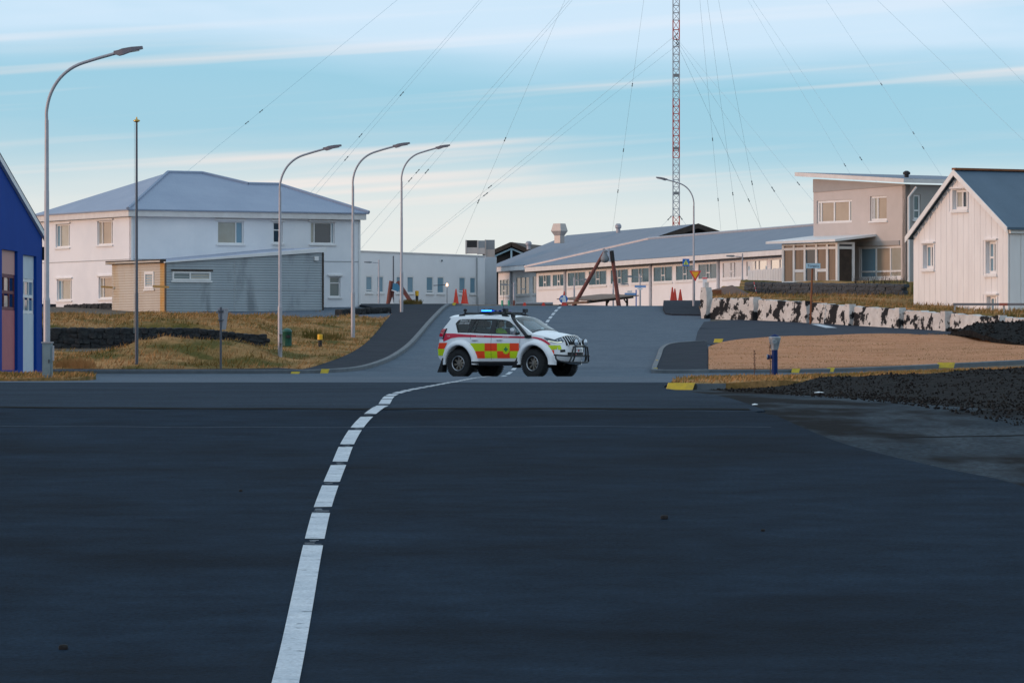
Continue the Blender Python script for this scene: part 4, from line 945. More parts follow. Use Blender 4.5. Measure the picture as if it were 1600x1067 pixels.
stonewall(gw, pa, lambda s: Z(464.5, 266) - s * .012, lambda s: Z(441.5, 266) - s * .022, 'lava_grey', .27, .4)
# foundation stones before the white house
pa = [pd(66, 281), pd(120, 276.5), pd(183, 271.5)]
fw_ = thing('foundation_wall', 'low black stone footing below the white house side wall', 'stone wall', (pa[0][0], pa[0][1], H(272)))
stonewall(fw_, pa, lambda s: H(275) - .3, lambda s: H(275) + .18, 'lava', .35, .4)
pa = [pd(530, 258), pd(600, 262)]
rb = thing('low_stone_edge', 'low black stone edging at the right end of the corrugated shed', 'stone wall', (pa[0][0], pa[0][1], H(258)))
stonewall(rb, pa, lambda s: H(258 + s) - .1, lambda s: H(258 + s) + .28, 'lava', .35, .5)
# whitewashed wall: piers and flaking panels
WP = [(1106, 251.5), (1182, 248.4), (1265, 243), (1332, 238.4), (1410, 233.5), (1482, 228.8), (1568, 223.6), (1660, 218), (1780, 211)]
lime = thing('whitewashed_wall', 'old whitewashed stone wall with flaking black patches along the side street', 'stone wall', (pd(1106, 251.5)[0], 251.5, H(251)))
def limez(px): return (Z(466.5 if px < 1183 else 468 + (px - 1183) * .0735, 0), )
for i in range(len(WP) - 1):
    (pa_, da), (pb_, db) = WP[i], WP[i + 1]; a = Vector(pd(pa_, da)); c = Vector(pd(pb_, db)); t = (c - a).normalized(); n = Vector((t.y, -t.x))
    if n.y > 0: n = -n
    def tz(px, d): return Z(466.5 + max(0, px - 1170) * .0745, d)
    b = MB(); rows = []; nu, nv = 26, 9; rg = random.Random(i)
    for j in range(nv + 1):
        r_ = []
        for k in range(nu + 1):
            p = a.lerp(c, k / nu); px = pa_ + (pb_ - pa_) * k / nu; z0 = H(p.y) - .3; z1 = tz(px, p.y) + rg.uniform(-.03, .03)
            q = p + n * (.12 * (1 - j / nv) + rg.uniform(-.03, .03)); r_.append(Vector((q.x, q.y, z0 + (z1 - z0) * j / nv)))
        rows.append(r_)
    rows.append([q + Vector((-n.x * .4, -n.y * .4, .01)) for q in rows[-1]]); rows.append([q - Vector((0, 0, 1.2)) for q in rows[-1]])
    b.grid(rows); b.build('wall_panel', 'limewash', lime, smooth=55)
    b = MB(); c0 = a + n * .10; zt = tz(pa_, da) + (.10 if i else .55); z0 = H(da) - .3; v = []
    for j in range(8):
        z = z0 + (zt - z0) * j / 7; wq = .22 + rg.uniform(-.03, .03)
        for (e, g) in ((-1, 1), (1, 1), (1, -1), (-1, -1)):
            q = c0 + t * (e * wq) + n * (g * (.18 + rg.uniform(-.03, .03))); v.append(Vector((q.x, q.y, z)))
    b.add(v, [(4*j + e, 4*j + (e+1) % 4, 4*j + 4 + (e+1) % 4, 4*j + 4 + e) for j in range(7) for e in range(4)] + [(28, 29, 30, 31)]); b.build('pier', 'limewash', lime, smooth=40)
# gate post at the wall end
gp = thing('gate_post', 'white concrete gate post with black scabbed face at the wall end', 'gate post', (X(1103, 251.8), 251.8, H(251)))
b = MB(); z0, z1 = H(251), Z(433, 251.8); b.box((X(1101.5, 251.8), 252.1, (z0 + z1) / 2), (.20, .35, z1 - z0)); b.build('post', 'wall_white', gp)
b = MB(); b.box((X(1104.5, 251.8), 251.88, (Z(461, 251) + Z(440, 251)) / 2), (.19, .06, .62)); b.build('scabbed_face', 'limewash', gp)
b = MB(); b.box((X(1101.5, 251.8), 252.1, z1 - .05), (.24, .38, .06)); b.build('tape_band', 'tape', gp)
# brown tarpaulin covered heap
hp_ = thing('covered_heap', 'brown tarpaulin-covered heap behind the whitewashed wall', 'covered heap', P(1140, 462, 262))
b = MB(); q = [P(1108, 461, 262), P(1168, 463, 259), P(1176, 461, 266), P(1118, 460, 270), P(1144, 445.5, 263.5), P(1112, 453, 265)]
b.add(q, [(0, 1, 4), (1, 2, 4), (2, 3, 4), (3, 5, 4), (5, 0, 4), (3, 0, 5)]); b.build('tarpaulin', 'tarp_brown', hp_)
b = MB(); b.box(P(1117, 457, 260.5), (.62, .5, .26), .1); b.build('crate', 'rust', hp_)
# steel rail in front of the white gabled house
rl_ = thing('guard_rail', 'long grey steel rail before the gabled house with a dark red band', 'rail', P(1490, 490, 230))
p0, p1 = P(1490, 475.5, 231), P(1700, 475.8, 222)
b = MB(); b.bar(p0, p1, .06, .11); b.build('rail', 'pole_dark', rl_)
b = MB(); b.bar(p0.lerp(p1, .355), p0.lerp(p1, .415), .07, .12); b.build('red_band', 'wood_red', rl_)
for t in (.01, .385, .75): b = MB(); q = p0.lerp(p1, t); b.box(q + Vector((0, .06, -.5)), (.07, .06, 1.0)); b.build('post', 'gutter_grey', rl_)
dkp = thing('retaining_slab', 'black concrete retaining slab at the end of the whitewashed wall', 'low wall', P(1560, 530, 215.8))
b = MB(); b.bar(P(1490, 527, 218.6), P(1720, 528, 212.5), .3, .75); b.build('slab', 'gravel', dkp)
for k in range(4): b = MB(); q = P(1490, 527, 218.6).lerp(P(1720, 528, 212.5), .1 + .22 * k); b.box(q + Vector((0, -.18, 0)), (.12, .07, .7)); b.build('rib', 'gravel', dkp)
# ================================================================ STREET FURNITURE
def lamp_template():
    t = thing('street_lamp', 'x', 'street lamp', group='tall street lamps with curved arms')
    b = MB(); b.lathe([(.085, -.3), (.085, 1.9), (.08, 1.95), (.062, 2.0), (.060, 4.6), (.055, 4.62), (.048, 6.35)], 14); b.build('pole', 'galv', t, smooth=40)
    pts = spline([(0, 0, 6.33), (.0, 0, 6.6), (.10, 0, 7.0), (.33, 0, 7.38), (.68, 0, 7.66), (1.15, 0, 7.83), (1.75, 0, 8.0)], 4)
    b = MB(); b.tube(pts, .040, 10); b.build('arm', 'galv', t, smooth=60)
    b = MB(); ax = Vector((.985, 0, .17)); az_ = Vector((-.17, 0, .985)); o = Vector((1.65, 0, 7.99)); v = []
    for u_, wy, h0, h1 in ((0, .05, -.03, .05), (.12, .09, -.09, .05), (.22, .12, -.08, .07), (.45, .13, -.035, .07), (.72, .10, -.02, .045)):
        for (e, g) in ((-1, h0), (1, h0), (1, h1), (-1, h1)): v.append(o + ax * u_ + Vector((0, e * wy, 0)) + az_ * g)
    b.add(v, [(4*i + k, 4*i + (k+1) % 4, 4*i + 4 + (k+1) % 4, 4*i + 4 + k) for i in range(4) for k in range(4)] + [(0, 1, 2, 3), (16, 17, 18, 19)]); hd = b.build('lamp_head', 'head_grey', t)
    b = MB(); b.box(o + ax * .45 - az_ * .045, (.36, .18, .015), ax=(ax, Vector((0, 1, 0)), az_)); b.build('lens', 'lens', hd)
    return t
lt = lamp_template()
LAMPS = [(73, 124.0, 0, 'tall grey street lamp with curved arm beside the blue garage', 1.0), (437.5, 189, 0, 'tall grey street lamp carrying the green litter bin', 1.0), (551.5, 216, 0, 'tall grey street lamp by the right end of the corrugated shed', 1.0),
         (627.5, 260, 0, 'tall grey street lamp beside the red-legged swing with blue panel', 1.0), (1084, 268, 1, 'tall grey street lamp carrying the yield sign and crossing sign', 1.0)]
tops = [72.5, 226, 222.5, 226, 276.5]
for i, (px, d_, fl_, lab, sc_) in enumerate(LAMPS):
    o = lt if i == 0 else ctree(lt); x = X(px, d_); z = (bankz(x, d_) - .02) if i in (1, 2) else H(d_) + (.1 if i != 4 else .15)
    if i == 0: z = lvz(x, d_) - .02
    o.location = (x, d_, z); o.rotation_euler = (0, 0, math.pi if fl_ else 0.0); k = (Z(tops[i], d_) - z) / 8.16; o.scale = (k, k, k); o['label'] = lab
LZ = {}
# smaller lamps by the school
def small_lamp(px, py0, py1, d_, dr, lab, arm=.75):
    t = thing('path_lamp', lab, 'lamp post', (X(px, d_), d_, Z(py1, d_)), 'short lamp posts by the school'); z0, z1 = Z(py1, d_), Z(py0, d_); x = X(px, d_)
    b = MB(); b.lathe([(.06, 0), (.06, 1.0), (.045, 1.05), (.04, z1 - z0)], 10, (x, d_, z0)); b.build('pole', 'galv', t, smooth=40)
    b = MB(); b.bar((x, d_, z1 - .22), (x + dr * arm * .55, d_, z1 - .18), .05, .05); b.build('arm', 'galv', t)
    b = MB(); v = []
    for u_, wy, h0, h1 in ((.45, .06, -.2, -.13), (.6, .13, -.22, -.1), (arm + .2, .10, -.19, -.12)):
        for (e, g) in ((-1, h0), (1, h0), (1, h1), (-1, h1)): v.append(Vector((x + dr * u_, d_ + e * wy, z1 + g)))
    b.add(v, [(4*i + k, 4*i + (k+1) % 4, 4*i + 4 + (k+1) % 4, 4*i + 4 + k) for i in range(2) for k in range(4)] + [(0, 1, 2, 3), (8, 9, 10, 11)]); b.build('lamp_head', 'louvre', t)
small_lamp(592, 406, 474, 330, -1, 'short lamp post beside the narrow windows of the flat school block')
small_lamp(803, 441, 477, 345, -1, 'short pale lamp post before the recessed school windows')
small_lamp(1160, 396, 462, 300, -1, 'short lamp post before the peach-reflecting school windows')
small_lamp(897, 433, 478, 320, 1, 'short lamp post behind the left leg of the wooden swing')
small_lamp(1000, 428, 478, 318, -1, 'short lamp post behind the light blue street signs')
small_lamp(958, 440, 478, 322, 1, 'short pale lamp post between the legs of the wooden swing')
# flagpole
def wz(px, d_): return H(d_)
fp = thing('flagpole', 'slim dark flagpole with brass finial standing before the corrugated shed', 'flagpole', (X(213.5, 180.5), 180.5, bankz(X(213.5, 180.5), 180.5)))
x, z0 = X(213.5, 180.5), bankz(X(213.5, 180.5), 180.5) - .1; zt = Z(192, 180.5)
b = MB(); b.lathe([(.062, 0), (.06, 2.6), (.05, 2.65), (.045, 5), (.035, zt - z0)], 12, (x, 180.5, z0)); b.build('pole', 'pole_dark', fp, smooth=40)
b = MB(); b.lathe([(.02, 0), (.12, .05), (.12, .08), (.03, .13), (.02, .2)], 12, (x, 180.5, zt)); b.build('finial', 'brass', fp, smooth=40)
b = MB(); b.tube([(x - .09, 180.5, z0 + 1.2), (x - .08, 180.5, zt)], .006, 5); b.build('halyard', 'wire', fp)
# sign seen from behind
sg = thing('road_sign', 'grey steel post with a triangular sign seen from behind at the foot of the mound', 'road sign', (X(345, 179), 179, bankz(X(345, 179), 179)))
x = X(345, 179); z0 = bankz(x, 179) - .1
b = MB(); b.tube([(x, 179, z0), (x, 179, Z(480, 179))], .038, 10); b.build('post', 'pole_dark', sg)
b = MB(); zt = Z(481.5, 179); wd = .125; tri = [(x - wd, 179.06, zt), (x + wd, 179.06, zt), (x + .03, 179.06, zt - .75), (x - .03, 179.06, zt - .75)]
b.add([Vector(q) for q in tri] + [Vector(q) + Vector((.12, .5, 0)) for q in tri], [(0, 1, 2, 3), (4, 7, 6, 5), (0, 4, 5, 1), (1, 5, 6, 2), (2, 6, 7, 3), (3, 7, 4, 0)]); b.build('sign_plate', 'galv', sg)
for q in (.1, .42): b = MB(); b.box((x, 179.0, zt - q), (.2, .12, .03)); b.build('clamp', 'pole_dark', sg)
# bin on lamp two
x = X(448.5, 188.6); z1 = Z(515, 188.6); z0 = Z(541, 188.6)
bn = thing('litter_bin', 'dark green litter bin strapped to a street lamp', 'litter bin', (x, 188.6, z0))
b = MB(); b.lathe([(.15, 0), (.17, .02), (.175, z1 - z0 - .1), (.19, z1 - z0 - .08), (.18, z1 - z0 - .03), (.12, z1 - z0 + .02), (.03, z1 - z0 + .05)], 18, (x, 188.6, z0)); b.build('body', 'bin_green', bn, smooth=40)
b = MB(); b.box((x + .05, 188.43, z0 + .36), (.16, .05, .1)); b.build('opening', 'dark', bn)
for q in (.13, .45): b = MB(); b.box((x - .16, 188.75, z0 + q), (.3, .34, .03)); b.build('bracket', 'galv', bn)
# utility cabinet by lamp one
dc = 123.6; x = X(75.5, dc); zc = lvz(x, dc) - .03; hc_ = Z(536, dc) - zc; cb = thing('utility_cabinet', 'weathered grey-green utility cabinet at the foot of the lamp by the blue garage', 'cabinet', (x, dc, zc))
b = MB(); b.box((x - .02, dc, zc + hc_ / 2), (.23, .30, hc_)); b.build('body', 'cabinet', cb)
b = MB(); b.box((x - .02, dc - .16, zc + hc_ * .5), (.17, .02, hc_ * .82)); b.build('door', 'cabinet', cb)
b = MB(); b.box((x - .02, dc, zc + hc_ + .015), (.27, .34, .03)); b.build('lid', 'galv', cb)
b = MB(); b.box((x + .115, dc - .02, zc + hc_ * .72), (.04, .2, hc_ * .42)); b.build('side_box', 'galv', cb)
b = MB(); b.box((x + .03, dc - .18, zc + hc_ * .5), (.02, .02, .09)); b.build('handle', 'dark', cb)
# bollards
def bollard(px, d_, zb, h_, lab, k):
    t = thing('marker_post', lab, 'marker post', (X(px, d_), d_, zb), 'black marker posts with yellow caps'); x = X(px, d_)
    b = MB(); b.lathe([(.075, 0), (.075, h_ * .68)], 14, (x, d_, zb - .05)); b.build('post', 'dark', t, smooth=40)
    b = MB(); b.lathe([(.10, 0), (.10, h_ * .36), (.08, h_ * .38)], 14, (x, d_, zb - .05 + h_ * .66)); b.build('cap', 'post_yellow', t, smooth=40)
bollard(500, 199, bankz(X(500, 199), 199), .56, 'short black marker post with yellow cap on the dry grass by the litter bin', 1)
bollard(651.5, 280, H(280) + .14, .72, 'black marker post with yellow cap in front of the school block', 1)
# cones
def cone_t(h_=.75, two=False):
    t = thing('traffic_cone', 'x', 'traffic cone', group='orange traffic cones')
    b = MB(); b.box((0, 0, .015), (.36, .36, .03)); b.build('base', 'cone_red' if two else 'cone_orange', t)
    if two:
        b = MB(); b.lathe([(.145, .03), (.115, .18 * h_ / .75)], 18); b.build('cone', 'cone_red', t, smooth=40)
        b = MB(); b.lathe([(.115, .182), (.06, h_ * .72)], 18); b.build('white_sleeve', 'white_plastic', t, smooth=40)
        b = MB(); b.lathe([(.06, h_ * .722), (.03, h_), (.02, h_ + .01)], 18); b.build('cone_tip', 'cone_red', t, smooth=40)
    else: b = MB(); b.lathe([(.145, .03), (.032, h_ - .01), (.02, h_)], 18); b.build('cone', 'cone_orange', t, smooth=40)
    return t
ct = cone_t(); first = True
for px, d_, zo, sc_, lab in ((712.5, 284, .13, .82, 'plain orange traffic cone standing alone before the flat school block'), (724.5, 284, .13, .82, 'orange traffic cone close in front of another before the flat school block'), (727.5, 285.5, .12, .82, 'orange traffic cone half hidden behind its neighbour before the flat school block'),
                         (1050.5, 283.5, .16, .88, 'orange traffic cone at the left end of the row by the yield sign'), (1054.5, 284.6, .17, .80, 'orange traffic cone in the middle of the row by the yield sign'), (1063, 283.0, .16, .76, 'orange traffic cone next to the yield sign post')):
    o = ct if first else ctree(ct); first = False; o.location = (X(px, d_), d_, H(d_) + zo); o.scale = (1, 1, sc_ / .75); o['label'] = lab
o = cone_t(.80, True); o.location = (X(881.5, 282), 282, H(282) + .01); o['label'] = 'orange cone with white sleeve before the round blue sign'; o['group'] = 'traffic cones with white sleeves'
# round blue arrow sign behind the sleeve cone
x = X(880.5, 283); zc = Z(467.5, 283); ks = thing('round_sign', 'round blue sign with white arrow behind the white-sleeved cone', 'traffic sign', (x, 283, H(283)))
b = MB(); b.lathe([(.235, 0), (.235, .02)], 28, (x, 283, zc), ax=(Vector((1, 0, 0)), Vector((0, 0, 1)), Vector((0, -1, 0)))); b.build('disc', 'sign_blue', ks, smooth=40)
b = MB(); b.bar((x - .15, 282.975, zc + .06), (x + .05, 282.975, zc - .10), .01, .05); b.bar((x - .15, 282.974, zc + .07), (x - .02, 282.974, zc + .07), .01, .05); b.bar((x - .15, 282.973, zc + .08), (x - .15, 282.973, zc - .05), .01, .05, up=(1, 0, 0)); b.build('arrow', 'white_plastic', ks)
b = MB(); b.box((x, 283.05, (zc + H(283)) / 2), (.06, .05, zc - H(283))); b.build('stand', 'galv', ks); b = MB(); b.box((x, 283.05, H(283) + .05), (.5, .35, .06)); b.build('foot', 'black_rubber', ks)
# yield sign + crossing sign on the right lamp
dl = 267.75
ys = thing('yield_sign', 'red and yellow inverted triangle yield sign on the street lamp', 'traffic sign', P(1086.5, 440, dl))
def tri(w_, h_, y, cz): return [Vector((X(1086.3, dl) - w_ / 2, y, cz + h_ * .5)), Vector((X(1086.3, dl) + w_ / 2, y, cz + h_ * .5)), Vector((X(1086.3, dl), y, cz - h_ * .5))]
def tprism(pts, dy, nm, m, root):
    b = MB(); b.add(pts + [p + Vector((0, dy, 0)) for p in pts], [(0, 1, 2), (5, 4, 3), (0, 3, 4, 1), (1, 4, 5, 2), (2, 5, 3, 0)]); return b.build(nm, m, root)
cz = Z(431.5, dl); tprism(tri(.62, .55, dl - .12, cz), .02, 'plate', 'sign_red', ys); tprism(tri(.40, .355, dl - .128, cz + .045), .006, 'yellow_face', 'sign_yellow', ys)
b = MB(); b.box((X(1084.5, dl), dl - .02, cz + .2), (.12, .18, .05)); b.box((X(1084.5, dl), dl - .02, cz), (.12, .18, .05)); b.build('clamp', 'dark', ys)
cs = thing('crossing_sign', 'blue square pedestrian crossing sign with yellow triangle on the street lamp', 'traffic sign', P(1071.5, 416, dl))
zc = Z(410.2, dl); xc = X(1071.8, dl)
b = MB(); b.box((xc, dl, zc), (.36, .025, .38)); b.build('plate', 'sign_blue', cs)
b = MB(); b.add([Vector((xc - .14, dl - .02, zc - .12)), Vector((xc + .14, dl - .02, zc - .12)), Vector((xc, dl - .02, zc + .15)), Vector((xc - .14, dl - .014, zc - .12)), Vector((xc + .14, dl - .014, zc - .12)), Vector((xc, dl - .014, zc + .15))], [(0, 1, 2), (5, 4, 3), (0, 3, 4, 1), (1, 4, 5, 2), (2, 5, 3, 0)]); b.build('yellow_triangle', 'sign_lime', cs)
b = MB(); b.lathe([(.018, 0), (.018, .004)], 10, (xc, dl - .022, zc + .045), ax=(Vector((1, 0, 0)), Vector((0, 0, 1)), Vector((0, -1, 0)))); b.bar((xc, dl - .024, zc + .025), (xc - .01, dl - .024, zc - .04), .004, .03, up=(1, 0, 0)); b.bar((xc - .01, dl - .025, zc - .04), (xc - .05, dl - .025, zc - .10), .004, .018, up=(1, 0, 0)); b.bar((xc - .01, dl - .026, zc - .04), (xc + .035, dl - .026, zc - .10), .004, .018, up=(1, 0, 0)); b.build('walking_figure', 'ink', cs)
b = MB(); b.box((xc, dl + .01, zc - .27), (.05, .04, .2)); b.bar((xc, dl + .02, zc - .34), (X(1084, dl), dl + .05, zc - .34), .04, .04); b.build('bracket', 'galv', cs)
# street-name sign
ds = 241.0; tn = thing('street_name_sign', 'pale blue street name plate on a rusty post by the whitewashed wall', 'street sign', (X(1267.5, ds), ds, H(ds)))
b = MB(); b.tube([(X(1266, ds), ds + .05, H(ds) - .2), (X(1269.5, ds), ds + .05, Z(419, ds))], [.05, .042], 10); b.build('post', 'rust', tn)
zc = Z(415.5, ds); xc = X(1270.5, ds); b = MB(); b.box((xc, ds - .02, zc), (.68, .03, .24)); b.build('plate', 'sign_pale', tn)
def letter(root, txt, size, o, m, ux=(1, 0, 0), uz=(0, 0, 1), nm='lettering'):
    v, f = textmesh(txt, size); ux = Vector(ux); uz = Vector(uz); b = MB(); b.add([Vector(o) + ux * a + uz * c for a, c in v], f); return b.build(nm, m, root, fix=False)
letter(tn, 'Túngata', .17, (xc, ds - .039, zc - .005), 'ink')
# light blue direction signs by the school
for px, pym, w_, lab, pz in ((1000.5, 447.7, .62, 'light blue street name plate on a thin lamp post', 0), (984.5, 459.5, .56, 'light blue direction plate on a short blue post', 1)):
    d_ = 300.0 if pz else 317.2; t = thing('direction_sign', lab, 'street sign', (X(px, d_), d_, H(d_)))
    x = X(px, d_); zc = Z(pym, d_); b = MB(); b.box((x, d_, zc), (w_ + .08, .03, .13)); b.build('plate', 'sign_lightblue', t); b = MB(); b.box((x - .02, d_, zc + (-.14 if not pz else .14)), (w_ * .5, .03, .11)); b.build('small_plate', 'white_plastic', t)
    if pz: b = MB(); b.box((X(994, d_), d_ + .04, (Z(453, d_) + H(d_)) / 2), (.07, .04, Z(453, d_) - H(d_) + .02)); b.build('post', 'sign_blue', t)
    else: b = MB(); b.box((X(1000, d_), d_ + .05, zc), (.06, .09, .16)); b.build('clamp', 'galv', t)
# wooden swing frames
d_ = 292.0
def zz(py): return Z(py, d_)
sw = thing('wooden_swing', 'large swing of dark red timber legs with a basket wound up at the top', 'swing', (X(935, d_), d_, H(d_)))
for (pa_, ya, pb_, yb, dy, w_) in ((893, 483, 944, 394, -.2, .17), (967.5, 483, 955.5, 394, -.25, .20)):
    b = MB(); b.tube([(X(pa_, d_), d_ + dy, zz(ya)), (X(pb_, d_), d_, zz(yb))], [w_ * .62, w_ * .5], 10); b.build('leg', 'wood_red', sw, smooth=50)
b = MB(); b.tube([P(966.5, 483, d_ + 2.6), P(956.5, 394, d_ + 2.3)], .10, 10); b.build('leg', 'wood_red', sw, smooth=50)
b = MB(); b.tube([P(895, 483, d_ + 2.6), P(944.6, 394, d_ + 2.3)], .08, 10); b.build('leg', 'wood_red', sw, smooth=50)
b = MB(); b.tube([(X(944, d_), d_ - .35, zz(391)), (X(949, d_), d_ + 2.5, zz(391))], .09, 10); b.build('top_bar', 'galv', sw, smooth=50)
b = MB(); b.bar((X(951.5, d_), d_ - .3, zz(388)), (X(953.5, d_), d_ - .3, zz(410)), .05, .10, up=(0, 1, 0)); b.build('bracket', 'galv', sw)
b = MB(); b.tube([(X(955.2, d_), d_ - .23, zz(392)), (X(957.3, d_), d_ - .24, zz(408))], .125, 10); b.build('sleeve', 'dark', sw, smooth=50)
b = MB(); b.lathe([(.02, -.30), (.16, -.27), (.25, -.12), (.22, .02), (.16, .12), (.10, .30), (.06, .38)], 12, (X(945.0, d_), d_ - .15, zz(402.5))); b.build('basket', 'louvre', sw, smooth=50)
d_ = 300.0
s2 = thing('climbing_frame', 'small red-legged play frame with a blue panel behind a street lamp', 'play frame', (X(625, d_), d_, H(d_)))
for (pa_, ya, pb_, yb, w_) in ((606.5, 476, 611.5, 439, .13), (611, 475, 615, 452, .07), (643, 473, 621, 440, .12)):
    b = MB(); b.tube([(X(pa_, d_), d_, zz(ya)), (X(pb_, d_), d_, zz(yb))], w_, 8); b.build('leg', 'wood_red', s2, smooth=50)
b = MB(); b.prism([(X(613, d_), zz(453)), (X(621, d_), zz(456)), (X(626, d_), zz(450)), (X(621.5, d_), zz(443)), (X(614, d_), zz(443))], lambda u, v, w_: Vector((u, d_ - .25 + w_, v)), 0, .08); b.build('panel', 'panel_blue', s2)
b = MB(); b.bar((X(612, d_), d_ - .3, zz(453.3)), (X(620.5, d_), d_ - .3, zz(456.2)), .06, .06); b.build('rail', 'white_plastic', s2)
b = MB(); b.prism([(X(609, d_), zz(476)), (X(616, d_), zz(476)), (X(613, d_), zz(464))], lambda u, v, w_: Vector((u, d_ - .3 + w_, v)), 0, .06); b.build('foot_panel', 'white_plastic', s2)
d_ = 318.0; b = MB(); pt = thing('dark_pole', 'plain dark pole standing behind the blue-panelled play frame', 'pole', (X(614.6, d_), d_, H(d_)))
b.lathe([(.045, 0), (.04, Z(400, d_) - H(d_))], 10, (X(614.6, d_), d_, H(d_))); b.build('shaft', 'pole_dark', pt, smooth=40)
# lantern on a thin stake
d_ = 330.0; ln_ = thing('site_lantern', 'small glowing warning lantern on a thin stake by the school windows', 'lantern', (X(698.5, d_), d_, H(d_)))
b = MB(); b.tube([(X(698.5, d_), d_, H(d_)), (X(698.5, d_), d_, Z(448, d_))], .02, 6); b.build('stake', 'pole_dark', ln_); b = MB(); b.lathe([(.05, 0), (.07, .03), (.07, .15), (.03, .2)], 10, (X(698.5, d_), d_, Z(447.5, d_))); b.build('lamp', 'lamp_glow', ln_)
b = MB(); b.bar((X(677.5, d_), d_, Z(446.2, d_)), (X(698, d_), d_, Z(445, d_)), .04, .05); b.build('arm', 'pole_dark', ln_)
# long timber table
d_ = 296.0; tb = thing('timber_table', 'long dark timber platform table under the swing', 'platform', (X(935, d_), d_, H(d_)))
A0, A1 = P(885, 474.5, 291), P(918, 474, 290); 
b = MB(); b.bar(P(886, 473.8, 291.5), P(919, 472.4, 290.5), .12, .14); b.build('low_beam', 'wood_brown', tb)
b = MB(); b.bar(P(919, 471.6, 290.4), P(988.5, 463.5, 296), .12, .17); b.build('front_beam', 'dark_wood', tb)
for k in range(5):
    off = Vector((-.34 * k, .9 * k + .1, .03 * k + .02)); b = MB(); b.bar(P(919, 469.8, 290.6) + off, P(988, 462.4, 296.2) + off, .85, .05); b.build('plank', 'wood_brown', tb)
for px, dd in ((948, 293), (980, 295.4)):
    b = MB(); b.bar((X(px, dd), dd + .1, H(dd) - .1), (X(px, dd), dd + .1, Z(467, dd)), .12, .12); b.bar((X(px + 0.3, dd), dd + .1, Z(475, dd)), (X(px + 5 if px < 960 else px - 5, dd), dd + .1, Z(467.5, dd)), .08, .08); b.build('leg', 'dark_wood', tb)
# barrier bits on the crest: green stubs, lying pipe, red feet, hose
d_ = 300.0
for px, lab in ((784.5, 'short green pipe stub at the left of the pair on the hilltop'), (795, 'short green pipe stub nearer the pale lamp post on the hilltop')):
    b = MB(); t = thing('pipe_stub', lab, 'pipe', (X(px, d_), d_, H(d_)), 'green pipe stubs on the hilltop'); b.lathe([(.055, 0), (.055, Z(469.5, d_) - H(d_)), (.045, Z(469.3, d_) - H(d_))], 10, (X(px, d_), d_, H(d_))); b.build('stub', 'pipe_green', t, smooth=40)
b = MB(); lp_ = thing('lying_pipe', 'dark plastic pipe lying across two red feet on the hilltop', 'pipe', P(835, 476, 294)); b.tube([P(806, 474.6, 295), P(864, 474.6, 295)], .085, 12); b.build('pipe', 'louvre', lp_, smooth=40)
for px in (819.5, 849): b = MB(); p = P(px, 475.5, 294.6); b.add([p + Vector((-.12, -.1, -.12)), p + Vector((.12, -.1, -.12)), p + Vector((.06, -.1, .1)), p + Vector((-.04, -.1, .1))] + [p + Vector((-.12, .1, -.12)), p + Vector((.12, .1, -.12)), p + Vector((.06, .1, .1)), p + Vector((-.04, .1, .1))], [(0, 1, 2, 3), (4, 5, 6, 7), (0, 1, 5, 4), (1, 2, 6, 5), (2, 3, 7, 6), (3, 0, 4, 7)]); b.build('foot', 'cone_red', lp_)
b = MB(); b.box(P(803, 473.5, 297), (.12, .12, .3)); b.build('end_block', 'wood_red', lp_)
# hydrant
d_ = 151.0; x = X(1210.5, d_); z0 = vz(x, d_) - .05 if inpoly((x, d_), VP) else H(d_); z0 = Z(588, d_); zt = Z(522, d_); hh = zt - z0
hy = thing('hydrant', 'dark blue fire hydrant post with a grey cast head on the verge', 'fire hydrant', (x, d_, z0))
b = MB(); b.lathe([(.088, -.15), (.088, hh * .63)], 18, (x, d_, z0)); b.build('post', 'hydrant_blue', hy, smooth=40)
b = MB(); b.lathe([(.10, hh * .625), (.105, hh * .66), (.115, hh * .72), (.165, hh * .86), (.178, hh * .89), (.18, hh * .92), (.15, hh * .94)], 18, (x, d_, z0)); hd = b.build('head', 'hydrant_grey', hy, smooth=30)
b = MB(); b.lathe([(.14, hh * .938), (.11, hh * .965), (.05, hh * .99), (.03, hh)], 16, (x, d_, z0)); b.build('cap', 'hydrant_blue', hy, smooth=40)
b = MB(); b.lathe([(.07, 0), (.07, .05), (.045, .055), (.045, .03)], 16, (x - .02, d_ - .13, z0 + hh * .82), ax=(Vector((1, 0, 0)), Vector((0, 0, 1)), Vector((0, -1, 0)))); b.build('emblem_boss', 'hydrant_grey', hd, smooth=40)
for k in range(6): a = k * math.pi / 3 + .3; b = MB(); b.bar((x + .10 * math.cos(a), d_ + .10 * math.sin(a), z0 + hh * .65), (x + .158 * math.cos(a), d_ + .158 * math.sin(a), z0 + hh * .83), .02, .02); b.build('rib', 'hydrant_grey', hd)
b = MB(); b.lathe([(.06, .05), (.065, .18), (.08, .185), (.08, .21)], 14, (x, d_, z0 + hh * .46), ax=(Vector((0, 0, 1)), Vector((0, 1, 0)), Vector((-1, 0, 0)))); b.build('outlet', 'hydrant_blue', hy, smooth=40)
b = MB(); b.lathe([(.075, .208), (.075, .235)], 14, (x, d_, z0 + hh * .46), ax=(Vector((0, 0, 1)), Vector((0, 1, 0)), Vector((-1, 0, 0)))); b.build('outlet_cap', 'hydrant_grey', hy, smooth=40)
